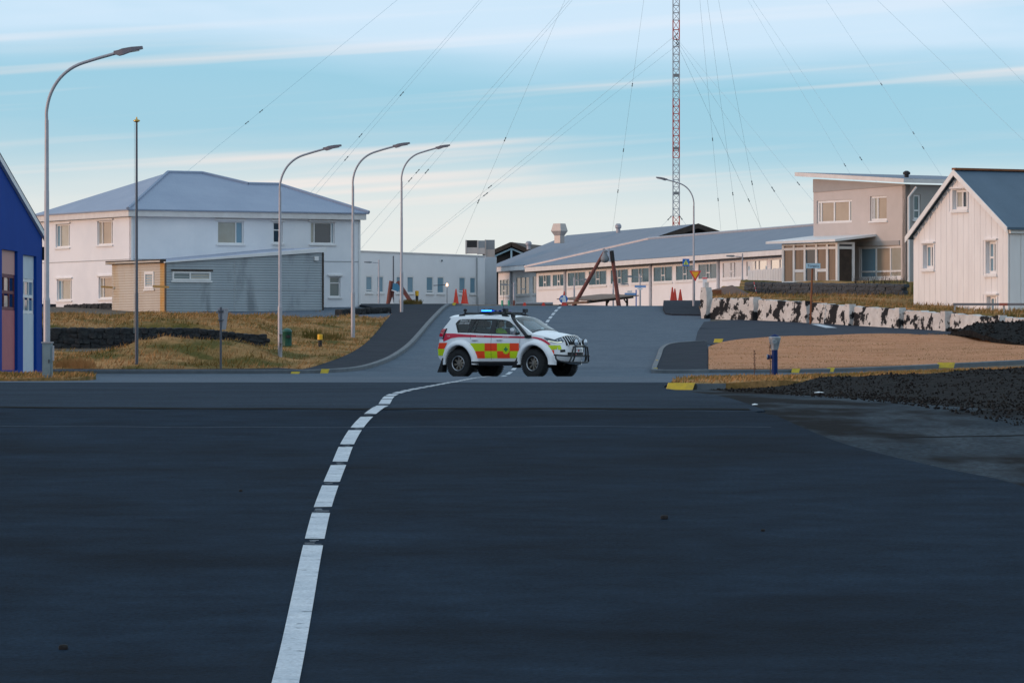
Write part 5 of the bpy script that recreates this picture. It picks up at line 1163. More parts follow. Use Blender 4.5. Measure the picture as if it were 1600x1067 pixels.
# dried dock weeds
for px, d_, h_, lab in ((1203, 146, 1.05, 'dead brown dock stalk right beside the hydrant'), (1178.5, 143, .75, 'dead brown dock stalk standing alone on the verge')):
    t = thing('dead_weed', lab, 'weed', (X(px, d_), d_, H(d_))); x = X(px, d_); z0 = Z(590 if px < 1190 else 596, d_); rg = random.Random(px)
    b = MB(); b.tube([(x, d_, z0), (x + .02, d_, z0 + h_ * .5), (x - .01, d_, z0 + h_)], [.012, .01, .005], 6); b.build('stem', 'weed', t)
    b = MB()
    for k in range(60): zz_ = z0 + h_ * rg.uniform(.05, 1); r_ = (.09 if zz_ < z0 + .25 else .03); q = Vector((x + rg.gauss(0, r_ * .6), d_ + rg.gauss(0, r_ * .6), zz_)); s_ = rg.uniform(.012, .03); b.add([q, q + Vector((s_, 0, s_)), q + Vector((-s_ * .3, s_, s_ * 1.2))], [(0, 1, 2)])
    b.build('seed_heads', 'weed', t, fix=False)
# yellow painted kerb blocks
def ykerb(px0, px1, d_, zf, h_, lab, thick=.18):
    x0, x1 = X(px0, d_), X(px1, d_); z = zf; b = MB(); t = thing('kerb_block', lab, 'kerb', ((x0 + x1) / 2, d_, z), 'yellow painted kerb blocks')
    b.add([Vector((x0, d_, z - .05)), Vector((x1, d_, z - .05)), Vector((x1 + .06, d_ + .05, z + h_)), Vector((x0 + .05, d_ + .05, z + h_)), Vector((x0, d_ + thick, z - .05)), Vector((x1, d_ + thick, z - .05)), Vector((x1 + .06, d_ + thick + .05, z + h_)), Vector((x0 + .05, d_ + thick + .05, z + h_))], [(0, 1, 2, 3), (4, 5, 6, 7), (0, 1, 5, 4), (1, 2, 6, 5), (2, 3, 7, 6), (3, 0, 4, 7)]); b.build('block', 'yellow_paint', t)
ykerb(1040, 1081, 89.6, H(89.6) + .01, .115, 'large yellow kerb block at the dry verge corner by the black gravel')
b = MB(); b.bar((X(1083.5, 89.7), 89.75, H(89.7) + .05), (X(1128, 90.3), 90.4, H(90.2) + .05), .18, .12); struct(b.build('kerb', 'kerb'))
ykerb(1019.5, 1025, 178.4, H(178) + .06, .11, 'yellow kerb tip at the corner of the right-hand footway')
ykerb(1023, 1026, 188.0, H(188) + .06, .10, 'yellow kerb fleck higher on the right-hand footway edge')
ykerb(1115, 1128, dhill(536), H(dhill(536)) + .06, .12, 'yellow kerb tip where the lawn meets the side street')
ykerb(1236, 1248, 177.3, H(177.3) + .04, .12, 'yellow kerb block along the lawn behind the hydrant')
ykerb(1291, 1302, 178.8, H(178.8) + .04, .12, 'small yellow kerb block along the middle of the lawn edge')
ykerb(1464, 1490, 184.2, H(184.2) + .04, .15, 'wide yellow kerb block at the far end of the lawn edge')
ykerb(500, 512, 176.6, H(176.6) + .04, .12, 'yellow kerb tip at the foot of the left footway')
ykerb(453, 466, 175.7, H(175.7) + .01, .07, 'low yellow kerb fleck at the end of the left footway')
ykerb(706, 711, 281.6, H(281.6) + .08, .10, 'pale yellow kerb tip at the hilltop near the cones')
ykerb(1042, 1052, 262.4, H(262.4) + .02, .08, 'yellow kerb tip below the dark bank by the yield sign')
# litter scraps and stones on the yard
for px, d_, s_, lab in ((1280, 80, .085, 'flat white scrap lying on the black gravel'), (1180, 66.5, .045, 'small white scrap on the edge of the near road')):
    b = MB(); t = thing('litter_scrap', lab, 'litter', (X(px, d_), d_, gz(X(px, d_), d_))); x = X(px, d_); z = max(gz(x, d_), H(d_) + .02)
    b.add([Vector((x - s_, d_, z + .005)), Vector((x + s_, d_ + .1, z + .008)), Vector((x + s_ * .8, d_ + .3, z + .015)), Vector((x - s_ * .6, d_ + .25, z + .012)), Vector((x, d_ + .15, z + .022))], [(0, 1, 4), (1, 2, 4), (2, 3, 4), (3, 0, 4), (0, 3, 2, 1)]); b.build('scrap', 'litter', t)
for px, py, d_, s_, lab in ((1038, 829, 41.5, .055, 'larger black stone lying loose in the right-hand lane of the near road'), (99, 1018, 30.3, .05, 'larger black stone lying loose in the left-hand lane of the near road'), (376, 791, 45.5, .03, 'tiny black stone lying loose in the left-hand lane of the near road'), (1192, 845, 40, .03, 'tiny black stone lying loose in the right-hand lane of the near road')):
    t = bpy.data.objects.new('loose_stone', ROCKS['lava'][3]); link(t); t.location = (X(px, d_), d_, H(d_) + .02 + s_ * .3); t.scale = (s_, s_ * 1.2, s_ * .6)
    tag(t, lab, 'stone', 'loose stones on the near road')
# tape on the garden wall
tp = thing('barrier_tape', 'red and white barrier tape tied down the end of the garden wall', 'tape', P(1180, 440, 264.6))
for k in range(5): b = MB(); b.bar(P(1178 + k * .8, 441 + k * 3.6, 264.8), P(1178.8 + k * .8, 444.6 + k * 3.6, 264.7), .02, .09, up=(0, 1, 0)); b.build('stripe', 'tape' if k % 2 == 0 else 'white_plastic', tp)
for k in range(3): b = MB(); b.bar(P(1171 + k * 3, 462.6 - k * .6, 264.5), P(1174 + k * 3, 462 - k * .6, 264.5), .02, .07, up=(0, 1, 0)); b.build('stripe', 'white_plastic' if k % 2 == 0 else 'tape', tp)
# bare shrub before the grey house
sb = thing('bare_shrub', 'leafless twiggy shrub under the large window of the grey house', 'shrub', P(1375, 441, 262)); b = MB(); rg = random.Random(9)
for k in range(90):
    px = rg.uniform(1335, 1415); p = P(px, 443, 263); a = rg.gauss(0, .35); h_ = rg.uniform(.25, .62) * (1.1 if 1360 < px < 1405 else .7); q = p + Vector((a * h_, rg.gauss(0, .2), h_)); m_ = p.lerp(q, .5) + Vector((rg.gauss(0, .04), 0, .02))
    b.tube([p, m_, q], [.010, .007, .003], 4, cap=False)
b.build('twigs', 'dark_wood', sb, fix=False)
# ================================================================ RADIO MAST
MD = 1000.0; mx = X(1056.5, MD); mz0 = H(MD); mast = thing('radio_mast', 'tall red and white lattice radio mast held by long guy wires', 'radio mast', (mx, MD, mz0))
hw_ = .62; bay = 1.35; corners = [(-hw_, -hw_), (hw_, -hw_), (hw_, hw_), (-hw_, hw_)]
secs = [(535, 338, 'mast_red'), (338, 247, 'mast_white'), (247, 155, 'mast_red'), (155, 62, 'mast_white'), (62, 32, 'mast_red'), (32, -60, 'mast_white'), (-60, -150, 'mast_red'), (-150, -240, 'mast_white'), (-240, -330, 'mast_red'), (-330, -420, 'mast_white')]
for ya, yb, m in secs:
    b = MB(); z0, z1 = Z(ya, MD), Z(yb, MD)
    for cx, cy in corners: b.box((mx + cx, MD + cy, (z0 + z1) / 2), (.17, .17, z1 - z0 - .02))
    n = int((z1 - z0) / bay)
    for k in range(n):
        za = z0 + (z1 - z0) * k / n; zb_ = z0 + (z1 - z0) * (k + 1) / n
        for i in range(4):
            p, q = corners[i], corners[(i + 1) % 4]
            b.bar((mx + p[0], MD + p[1], za), (mx + q[0], MD + q[1], za), .10, .10)
            if k % 2 == 0: p, q = q, p
            b.bar((mx + p[0], MD + p[1], za), (mx + q[0], MD + q[1], zb_), .10, .10)
    b.build('mast_section', m, mast, fix=False)
for py in (118, 232, 302): b = MB(); b.box((mx + .1, MD - .2, Z(py, MD)), (1.25, 1.0, .5)); b.build('platform', 'louvre', mast)
# guy wires: attachment height on the mast (py), a second picture point, and the distance of the anchor
def guy(ya, px, py, dd, ins=(), r_=.035):
    a = Vector((mx, MD, Z(ya, MD))); t = (505 - ya) / (py - ya); pxe = 1056.5 + (px - 1056.5) * t; e = P(pxe, 505, dd); e.z = max(e.z, 1.0)
    b = MB(); b.tube([a, e], .022, 5, cap=False); g = b.build('guy_wire', 'wire', mast, fix=False)
    for f_ in ins:
        lo, hi = 0.0, 1.0
        for _ in range(30):
            m_ = (lo + hi) / 2; q = a.lerp(e, m_)
            if HY - F * (q.z - EYE) / q.y < f_: lo = m_
            else: hi = m_
        q = a.lerp(e, lo); dr = (e - a).normalized(); k = q.y / 1000; b = MB(); b.tube([q - dr * .55 * k, q - dr * .1 * k, q + dr * .1 * k, q + dr * .55 * k], [.13 * k, .07 * k, .07 * k, .13 * k], 6); b.build('insulator', 'insulator', g)
for w_ in ((-355, 300, 262, 820, (174, 192)), (-350, 530, 250, 900, (212,)), (-352, 548, 240, 960, (147, 248)), (-187, 640, 282, 1050, (268, 281)), (-190, 655, 282, 1010, (268,)), (-404, 747, 316, 1150, (218, 315)), (-374, 974, 236, 1250, (133, 235, 299)),
           (55, 768, 290, 1100, (53, 292)), (72, 760, 303, 980, (68, 304)), (330, 1030, 358, 1000, (341,)), (330, 1078, 360, 1000, (340,)),
           (-355, 1445, 235, 700, (132, 208, 231)), (-190, 1320, 258, 800, (258,)), (-175, 1345, 248, 860, (248,)), (60, 1250, 290, 900, (51, 287)), (62, 1208, 296, 1000, (66, 296)), (66, 1170, 313, 1120, (69, 313)),
           (-404, 1122, 312, 1300, (218, 312)), (-370, 1145, 303, 1250, (303,)), (-360, 1175, 286, 1150, (286,)), (-420, 1600, 130, 560, ()), (-300, 1600, 220, 520, ())): guy(*w_)
# ================================================================ AMBULANCE OFF-ROADER
mat('car_white', (.86, .85, .86), rough=.30, coat=.6)
mat('hivis', (.58, .72, .004), rough=.42)
mat('hiorange', (.98, .065, .008), rough=.42)
mat('stripe_red', (.62, .012, .05), rough=.4)
mat('tail_red', (.55, .005, .02), rough=.15, coat=.8)
mat('lamp_clear', (.55, .60, .66), rough=.08, metal=.55)
mat('headlamp_dark', (.03, .05, .08), rough=.1, coat=1)
mat('chrome', (.75, .77, .80), rough=.12, metal=1)
mat('silver', (.45, .46, .49), rough=.3, metal=.6, coat=.5)
mat('rim_bronze', (.40, .34, .27), (.34, .29, .23), 8, .4, metal=.7)
mat('seat', (.06, .075, .08), rough=.8)
mat('interior', (.12, .15, .15), rough=.8)
mat('emblem_green', (.01, .24, .07), rough=.45)
mat('blue_light', (.05, .25, 1.0), emit=(.02, .17, 1.0), estr=5.0, rough=.2)
mat('blue_lens', (.01, .04, .22), rough=.12, coat=1)
mat('drl', (.9, .95, .8), emit=(.9, 1.0, .75), estr=.7)
mat('jacket', (.42, .72, .01), rough=.7)
mat('skin', (.42, .25, .18), rough=.55)
mat('hair', (.04, .028, .02), rough=.8)
mat('trousers', (.02, .025, .05), rough=.8)
glass('car_glass', (.86, .97, .95), .015); glass('car_screen', (.62, .78, .82), .06)
CAR = thing('rescue_car', 'white off-road ambulance with red stripe, yellow and orange checks and blue beacon', 'car')
OFF[CAR] = Vector((0, 0, 0))
def lerp_tab(tab, q):
    if q <= tab[0][0]: return tab[0][1]
    for (a, va), (b_, vb) in zip(tab[:-1], tab[1:]):
        if q <= b_: return va + (vb - va) * (q - a) / (b_ - a)
    return tab[-1][1]
HWT = [(.40, .84), (.55, .90), (.70, .925), (.90, .935), (1.08, .935), (1.22, .915), (1.36, .885), (1.60, .805), (1.80, .735), (1.90, .69), (1.98, .62)]
def hwid(x, z): return lerp_tab(HWT, z) - .30 * max(0, x - 2.75) ** 2 - .28 * max(0, -.35 - x) ** 2
# outline where the flank meets rear, roof, bonnet and front; entries (x, z, bulge, sharp)
REAR = [(-.74, .55, .06), (-.83, .66, .08), (-.845, .95, .09), (-.80, 1.05, .09), (-.785, 1.18, .10), (-.765, 1.38, .10), (-.68, 1.54, .10), (-.46, 1.83, .09)]
ROOF = [(-.46, 1.83, .09), (-.53, 1.885, .10), (-.40, 1.905, .05), (0, 1.925, .05), (.5, 1.94, .05), (1.0, 1.935, .05), (1.45, 1.905, .05), (1.86, 1.845, .07)]
WIND = [(1.86, 1.845, .07), (2.10, 1.70, .09), (2.36, 1.54, .11), (2.66, 1.365, .13)]
BONN = [(2.66, 1.365, .13), (2.80, 1.335, .10), (3.05, 1.30, .10), (3.30, 1.24, .12), (3.44, 1.17, .17)]
FRONT = [(3.44, 1.17, .17), (3.50, 1.08, .20), (3.53, .95, .22), (3.56, .84, .23), (3.57, .66, .22), (3.50, .54, .20)]
def skin_rows(L3, lo, hi, ns=13, off=0.0, s0=-1, s1=1):
    rows = []
    for i in range(lo, hi + 1):
        x, z, bl = L3[i]; p, q = L3[max(i - 1, 0)], L3[min(i + 1, len(L3) - 1)]; t = Vector((q[0] - p[0], q[1] - p[1])).normalized(); n = Vector((-t.y, t.x)); hw = hwid(x, z); r = []
        for k in range(ns):
            s = s0 + (s1 - s0) * k / (ns - 1); f_ = bl * (1 - abs(s) ** 2.4) + off; r.append(Vector((x + n.x * f_, s * hw, z + n.y * f_)))
        rows.append(r)
    return rows
FULL = spline(REAR + ROOF[1:] + WIND[1:] + BONN[1:] + FRONT[1:], 4)
I1 = 4 * (len(REAR) + len(ROOF) - 2); I2 = I1 + 4 * (len(WIND) - 1); I3 = I2 + 4 * (len(BONN) - 1); I4 = len(FULL) - 1
def front_pt(z, s, off=0.0):                # point on the front skin at height z
    for i in range(I3, I4):
        if FULL[i][1] >= z >= FULL[i + 1][1]:
            t = (FULL[i][1] - z) / (FULL[i][1] - FULL[i + 1][1]); a = skin_rows(FULL, i, i + 1, 2, off, s, s); return a[0][0].lerp(a[1][0], t)
    return skin_rows(FULL, I3, I3, 2, off, s, s)[0][0]
def front_patch(z0, z1, s0, s1, off, nz=5, ns=11): return [[front_pt(z1 + (z0 - z1) * i / nz, s0 + (s1 - s0) * k / ns, off) for k in range(ns + 1)] for i in range(nz + 1)]
def arch(cx, r, z0, n=14, zc=.44):
    a0 = math.asin((z0 - zc) / r); return [(cx + .02 + (r - .07) * math.cos(a), zc + r * math.sin(a)) for a in [a0 + (math.pi - 2 * a0) * i / n for i in range(n + 1)]]
up_line = [(a, b_) for a, b_, c in FULL]
SILL = .50
bottom = [(3.50, .54)][:0] + [(3.36, SILL + .02)] + arch(2.79, .60, SILL) + arch(0, .60, SILL) + [(-.60, SILL)]
OUT = up_line + bottom
W_Q = [(-.235, 1.70), (-.14, 1.805), (-.06, 1.83), (.42, 1.835), (.30, 1.40), (-.09, 1.405)]
W_R = [(.46, 1.835), (1.17, 1.83), (1.16, 1.362), (.335, 1.398)]
W_F = [(1.27, 1.825), (1.62, 1.80), (1.78, 1.755), (2.04, 1.585), (2.24, 1.40), (2.235, 1.335), (1.265, 1.358)]
def flank(poly, holes=(), off=0.0, side=-1, step=.07, thick=0.0):
    poly = subdiv(poly, .08); holes = [subdiv(h, .08) for h in holes]; vs, tr = cdt(poly, holes, step); b = MB()
    b.add([Vector((q[0], side * (hwid(q[0], q[1]) + off), q[1])) for q in vs], tr)
    if thick:
        for pl in [poly] + holes:
            n = len(pl); b.add([Vector((q[0], side * (hwid(*q) + off), q[1])) for q in pl] + [Vector((q[0], side * (hwid(*q) + off - thick), q[1])) for q in pl], [(i, (i+1) % n, n + (i+1) % n, n + i) for i in range(n)])
    return b
body = MB()
for sd_ in (-1, 1):
    q = flank(OUT, [W_Q, W_R, W_F], 0, sd_, thick=0.0); body.add(q.v, q.f)
for lo, hi in ((0, I1), (I2, I4)): body.grid(skin_rows(FULL, lo, hi))
o = body.build('body', 'car_white', CAR, fix=False)
bm = bmesh.new(); bm.from_mesh(o.data); bmesh.ops.remove_doubles(bm, verts=bm.verts, dist=.004); bmesh.ops.recalc_face_normals(bm, faces=bm.faces); bm.to_mesh(o.data); bm.free()
o.data.shade_smooth(); o.data.set_sharp_from_angle(angle=R(38)); BODY = o
sm = o.modifiers.new('bevel', 'BEVEL'); sm.width = .03; sm.segments = 3; sm.limit_method = 'ANGLE'; sm.angle_limit = R(38); sm.harden_normals = False
# underbody and wheel-arch liners
b = MB(); b.box((1.38, 0, .62), (4.0, 1.30, .30)); b.box((1.4, 0, .80), (1.5, 1.72, .5)); b.box((3.0, 0, .9), (.8, 1.1, .5)); b.box((-.3, 0, .85), (.7, 1.2, .55)); b.build('underbody', 'dark', CAR)
b = MB(); b.tube([(0, -.72, .44), (0, .72, .44)], .06, 10); b.lathe([(.02, -.16), (.15, -.08), (.15, .08), (.02, .16)], 14, (0, .05, .44), ax=(Vector((1, 0, 0)), Vector((0, 0, 1)), Vector((0, 1, 0)))); b.tube([(2.79, -.72, .44), (2.79, .72, .44)], .05, 10); b.build('axle', 'dark', CAR)
# glazing
for sd_ in (-1, 1):
    for nm, pl in (('quarter_window', W_Q), ('rear_door_window', W_R), ('front_door_window', W_F)):
        flank(pl, (), -.012, sd_).build(nm, 'car_glass', CAR, smooth=60)
        cx = sum(p[0] for p in pl) / len(pl); cz_ = sum(p[1] for p in pl) / len(pl)
        inner = [(cx + (p[0] - cx) * (1 - .045 / max(.12, abs(p[0] - cx))), cz_ + (p[1] - cz_) * (1 - .032 / max(.08, abs(p[1] - cz_)))) for p in pl]
        flank(pl, (inner,), .004, sd_).build('window_seal', 'black_plastic', CAR, smooth=60)
    flank([(.42, 1.832), (.46, 1.832), (.335, 1.40), (.30, 1.402)], (), .006, sd_).build('pillar_trim', 'black_plastic', CAR, smooth=60)
    flank([(1.165, 1.83), (1.275, 1.825), (1.268, 1.36), (1.158, 1.364)], (), .006, sd_).build('pillar_trim', 'black_plastic', CAR, smooth=60)
    flank([(.60, 1.82), (.63, 1.82), (.52, 1.40), (.49, 1.40)], (), -.005, sd_).build('window_divider', 'black_plastic', CAR, smooth=60)
b = MB(); b.grid(skin_rows(FULL, I1, I2, 15, .0, -.93, .93)); b.build('windscreen', 'car_screen', CAR, smooth=60)
for sa, sb_ in ((-1, -.92), (.92, 1)): b = MB(); b.grid(skin_rows(FULL, I1, I2, 4, .006, sa, sb_)); b.build('windscreen_pillar', 'car_white', CAR, smooth=60)
b = MB(); b.grid(skin_rows(FULL, I2 - 1, I2, 13, .008, -.9, .9)); b.build('scuttle', 'black_plastic', CAR, smooth=60)
b = MB(); b.grid(skin_rows(FULL, 22, 27, 13, .006, -.84, .84)); b.build('rear_window', 'car_screen', CAR, smooth=60)
# cabin
b = MB(); b.box((1.0, 0, 1.02), (2.9, 1.55, .10)); b.build('floor', 'interior', CAR)
b = MB(); b.box((2.28, 0, 1.22), (.42, 1.45, .28)); b.box((2.05, .38, 1.30), (.18, .42, .1)); b.build('dashboard', 'interior', CAR)
b = MB(); 
ring = [Vector((1.88 + .05 * math.cos(t), .38 + .18 * math.sin(t), 1.33 + .17 * math.cos(t))) for t in [i * math.pi / 8 for i in range(17)]]; b.tube(ring, .016, 6, cap=False); b.build('steering_wheel', 'dark', CAR)
for (x, y) in ((1.22, -.38), (1.22, .38), (.36, -.42), (.36, .42), (.36, 0)):
    b = MB(); v = []
    for (dx, z, hw, hd) in ((.05, .98, .22, .11), (-.02, 1.2, .24, .10), (-.10, 1.48, .21, .08), (-.13, 1.55, .15, .06)):
        for (e, g) in ((-1, 1), (1, 1), (1, -1), (-1, -1)): v.append(Vector((x - .05 + dx + g * hd, y + e * hw, z)))
    b.add(v, [(4*j + e, 4*j + (e+1) % 4, 4*j + 4 + (e+1) % 4, 4*j + 4 + e) for j in range(3) for e in range(4)] + [(0, 1, 2, 3), (12, 13, 14, 15)])
    b.box((x + .18, y, 1.06), (.46, .46, .14)); st = b.build('seat', 'seat', CAR, smooth=60)
    b = MB(); c = Vector((x - .19, y, 1.67)); b.lathe([(.02, -.11), (.10, -.10), (.125, 0), (.11, .09), (.03, .11)], 12, c); b.build('headrest', 'seat', st, smooth=70)
# livery
LOW0, LOWM, LOW1 = .60, .825, 1.07
def dec(pl, m, nm, off=.008, sd_=-1): return flank(pl, (), off, sd_, step=.06).build(nm, m, CAR, smooth=60)
for sd_ in (-1, 1):
    xs_t = [(.50, .964, 'hivis'), (.964, 1.43, 'hiorange'), (1.43, 1.90, 'hivis'), (1.90, 2.25, 'hiorange')]
    xs_b = [(.58, .964, 'hiorange'), (.964, 1.43, 'hivis'), (1.43, 1.90, 'hiorange'), (1.90, 2.22, 'hivis')]
    for a, c, m in xs_t: dec([(a + .001, LOWM + .001), (c - .001, LOWM + .001), (c - .001, LOW1), (a + .001, LOW1)] if a > .6 else [(.56, LOWM + .001), (c - .001, LOWM + .001), (c - .001, LOW1), (.42, LOW1)], m, 'check_panel', sd_=sd_)
    for a, c, m in xs_b: dec([(a + .001, LOW0), (c - .001, LOW0), (c - .001, LOWM - .001), (a + .001, LOWM - .001)], m, 'check_panel', sd_=sd_)
    dec([(-.56, .90), (-.842, .90), (-.785, 1.09), (-.44, 1.09)][::-1], 'hiorange', 'rear_check', sd_=sd_)
    dec([(-.56, .685), (-.828, .685), (-.842, .897), (-.56, .897)][::-1], 'hivis', 'rear_check', sd_=sd_)
    dec([(-.62, 1.39), (-.2, 1.38), (.3, 1.345), (1.2, 1.31), (2.5, 1.275), (2.5, 1.225), (1.2, 1.245), (.3, 1.265), (-.05, 1.265), (-.3, 1.235), (-.60, 1.12), (-.64, 1.25)][::-1], 'stripe_red', 'red_stripe', sd_=sd_)
    dec(spline([(2.5, 1.275), (2.85, 1.26), (3.15, 1.18), (3.36, 1.03)], 5) + spline([(3.29, 1.01), (3.08, 1.14), (2.82, 1.215), (2.5, 1.235)], 5), 'stripe_red', 'red_stripe', sd_=sd_)
    dec([(3.31, .86), (3.54, .88), (3.545, 1.0), (3.26, 1.0)], 'hivis', 'front_check', sd_=sd_, off=.010)
    b = MB(); b.grid(front_patch(.86, .995, sd_ * .995, sd_ * .86, .012, 3, 5)); b.build('front_check', 'hivis', CAR, smooth=60)
    dec([(3.36, .62), (3.46, .63), (3.45, .855), (3.345, .855)], 'hiorange', 'front_check', sd_=sd_, off=.010)
    # door seams
    for pl in ([(.405, 1.36), (.412, 1.36), (.425, 1.20), (.418, 1.20)], [(1.20, 1.36), (1.208, 1.36), (1.208, .56), (1.20, .56)], [(2.27, 1.335), (2.278, 1.335), (2.285, .80), (2.277, .80)]): dec(pl, 'dark', 'door_seam', off=.011, sd_=sd_)
    for hx in (.50, 1.42):
        b = MB(); b.box((hx + .09, sd_ * .952, 1.185), (.22, .035, .035)); b.build('door_handle', 'car_white', CAR); b = MB(); b.box((hx + .08, sd_ * .936, 1.165), (.16, .02, .03)); b.build('handle_recess', 'silver', CAR)
    c = (1.765, .88); circ = [(c[0] + .135 * math.cos(a), c[1] + .150 * math.sin(a)) for a in [i * math.pi / 12 for i in range(24)]]; dec(circ, 'hivis', 'emblem_disc', off=.012, sd_=sd_)
    for k in range(24):
        a = k * math.pi / 12; dec([(c[0] + (.112 + dr) * math.cos(a + da), c[1] + (.126 + dr) * math.sin(a + da)) for dr, da in ((0, 0), (.012, 0), (.012, .12), (0, .12))], 'emblem_green', 'emblem_ring', off=.0145, sd_=sd_) if k % 2 == 0 else None
    q, t = .026, .075; dec([(c[0] - q, c[1] - t), (c[0] + q, c[1] - t), (c[0] + q, c[1] - q), (c[0] + t, c[1] - q), (c[0] + t, c[1] + q), (c[0] + q, c[1] + q), (c[0] + q, c[1] + t), (c[0] - q, c[1] + t), (c[0] - q, c[1] + q), (c[0] - t, c[1] + q), (c[0] - t, c[1] - q), (c[0] - q, c[1] - q)], 'emblem_green', 'green_cross', off=.016, sd_=sd_)
    ux = -sd_
    def word(txt, size, x, z, off=.013, sk=0.0):
        v, f = textmesh(txt, size); b = MB(); b.add([Vector((x + ux * (a + sk * c_), sd_ * (hwid(x + ux * a, z + c_) + off), z + c_)) for a, c_ in v], f); b.build('lettering', 'white_plastic', CAR, fix=False)
    word('Reykur 4', .105, .12, 1.785, .012, .2); word('Sími 3654', .095, .10, 1.70, .012, .2)
    word('Brunavarnir', .06, .78, 1.295); word('Grindavíkur', .055, 1.75, 1.268); word('Slökkvilið', .05, 2.66, 1.246); word('112', .07, -.42, 1.30)
    # flares
    for cx in (0, 2.79):
        b = MB(); rows = []; n = 26; a0, a1 = -.06, math.pi + (.06)
        for i in range(n + 1):
            a = a0 + (a1 - a0) * i / n; r = []
            for (rr, yy) in ((.565, -.16), (.565, .085), (.575, .115), (.60, .125), (.65, .115), (.71, .075), (.75, .015), (.755, -.03)):
                px_, pz_ = cx + .02 + (rr - .07) * math.cos(a), .44 + rr * math.sin(a)
                r.append(Vector((px_, sd_ * (min(hwid(px_, max(pz_, .6)), .94) + yy), pz_)))
            rows.append(r)
        b.grid(rows); b.build('wheel_flare', 'car_white', CAR, smooth=50, fix=True)
    for cx in (0, 2.79): dec([(cx + .10, 1.005), (cx + .106, 1.005), (cx + .12, 1.19), (cx + .114, 1.19)], 'louvre', 'flare_seam', off=.128, sd_=sd_) if False else None
    b = MB(); b.box((1.40, sd_ * .93, .475), (1.72, .22, .055)); b.box((1.40, sd_ * .84, .42), (1.66, .10, .10)); b.build('running_board', 'black_plastic', CAR)
    for x, hgt in ((-.67, .46), (2.12, .32)):
        b = MB(); b.bar((x + (.06 if x < 0 else .06), sd_ * .90, .60), (x - (.16 if x < 0 else .05), sd_ * .90, .60 - hgt), .26, .02, up=(0, 1, 0)) if False else b.add([Vector((x + .10, sd_ * .74, .62)), Vector((x + .10, sd_ * 1.02, .62)), Vector((x - .10, sd_ * 1.02, .62 - hgt)), Vector((x - .10, sd_ * .74, .62 - hgt)), Vector((x + .13, sd_ * .74, .62)), Vector((x + .13, sd_ * 1.02, .62)), Vector((x + .07, sd_ * 1.02, .62 - hgt)), Vector((x + .07, sd_ * .74, .62 - hgt))], [(0, 1, 2, 3), (4, 5, 6, 7), (0, 1, 5, 4), (1, 2, 6, 5), (2, 3, 7, 6), (3, 0, 4, 7)]); b.build('mud_flap', 'black_rubber', CAR)
    # tail lamp
    dec([(-.655, 1.20), (-.60, 1.20), (-.515, 1.545), (-.565, 1.545), (-.625, 1.36)][::-1], 'black_plastic', 'tail_lamp_surround', off=.016, sd_=sd_)
    for pl, m, zr0, zr1 in (([(-.768, 1.425), (-.615, 1.425), (-.57, 1.53), (-.69, 1.53)], 'tail_red', 1.425, 1.53), ([(-.78, 1.285), (-.64, 1.285), (-.622, 1.408), (-.768, 1.408)], 'tail_red', 1.285, 1.408), ([(-.785, 1.225), (-.65, 1.225), (-.645, 1.27), (-.78, 1.27)], 'lamp_clear', 1.225, 1.27)):
        q = flank(pl, (), .024, sd_, step=.04, thick=.03); rr = []
        for z in (zr0, (zr0 + zr1) / 2, zr1):
            x = lerp_tab([(1.18, -.785), (1.38, -.765), (1.54, -.68), (1.83, -.46)], z); rr.append([Vector((x - .02 - .03 * t, sd_ * (hwid(x, z) + .024 - .16 * t), z)) for t in (0, .3, .6, 1)])
        q.grid(rr); q.build('tail_lamp', m, CAR, smooth=40)
    # head lamp: flank wedge plus front wrap
    hl = MB(); rows = []
    for (x, zt_, zl_) in ((3.14, 1.245, 1.225), (3.26, 1.23, 1.15), (3.36, 1.205, 1.10)): rows.append([Vector((x, sd_ * (hwid(x, zt_) + .016), zt_)), Vector((x, sd_ * (hwid(x, (zt_ + zl_) / 2) + .020), (zt_ + zl_) / 2)), Vector((x, sd_ * (hwid(x, zl_) + .020), zl_))])
    for s_ in (.985, .93, .85, .75, .66): rows.append([front_pt(q, sd_ * s_, .018) for q in (1.165, 1.115, 1.06 + .012 * (1 - s_) * 3)])
    hl.grid(rows); ho = hl.build('head_lamp', 'headlamp_dark', CAR, smooth=60)
    for (s_, z, r) in ((.93, 1.118, .034), (.80, 1.118, .034), (.70, 1.12, .026)):
        b = MB(); c = front_pt(z, sd_ * s_, .02); b.lathe([(.001, .02), (r * .7, .014), (r, 0), (r, -.02)], 12, c, ax=(Vector((0, 1, 0)), Vector((0, 0, 1)), Vector((.85, sd_ * .5, 0)).normalized())); b.build('lamp_reflector', 'lamp_clear', ho, smooth=60)
    b = MB(); b.tube([(3.28, sd_ * (hwid(3.28, 1.14) + .03), 1.145)] + [front_pt(1.072, sd_ * s_, .03) for s_ in (.97, .88, .78)], .009, 6); b.build('day_light', 'drl', ho)
    # mirror
    b = MB(); c = Vector((2.10, sd_ * 1.06, 1.44)); b.lathe([(.01, -.11), (.09, -.09), (.115, 0), (.105, .08), (.03, .11)], 14, c); b.v = [Vector((c.x + (q.x - c.x) * .72, c.y + (q.y - c.y) * 1.15, q.z)) for q in b.v]; b.build('mirror', 'silver', CAR, smooth=70)
    b = MB(); b.box((2.12, sd_ * .94, 1.37), (.10, .16, .05)); b.build('mirror_arm', 'black_plastic', CAR)
    # roof rail
    b = MB(); b.tube([(-.22, sd_ * .60, 1.915), (-.05, sd_ * .60, 1.985), (.4, sd_ * .60, 2.0), (1.2, sd_ * .59, 2.0), (1.5, sd_ * .59, 1.975), (1.66, sd_ * .58, 1.90)], .022, 8); b.box((-.1, sd_ * .60, 1.94), (.2, .05, .07)); b.box((1.5, sd_ * .59, 1.93), (.2, .05, .07)); b.build('roof_rail', 'black_plastic', CAR, smooth=50)
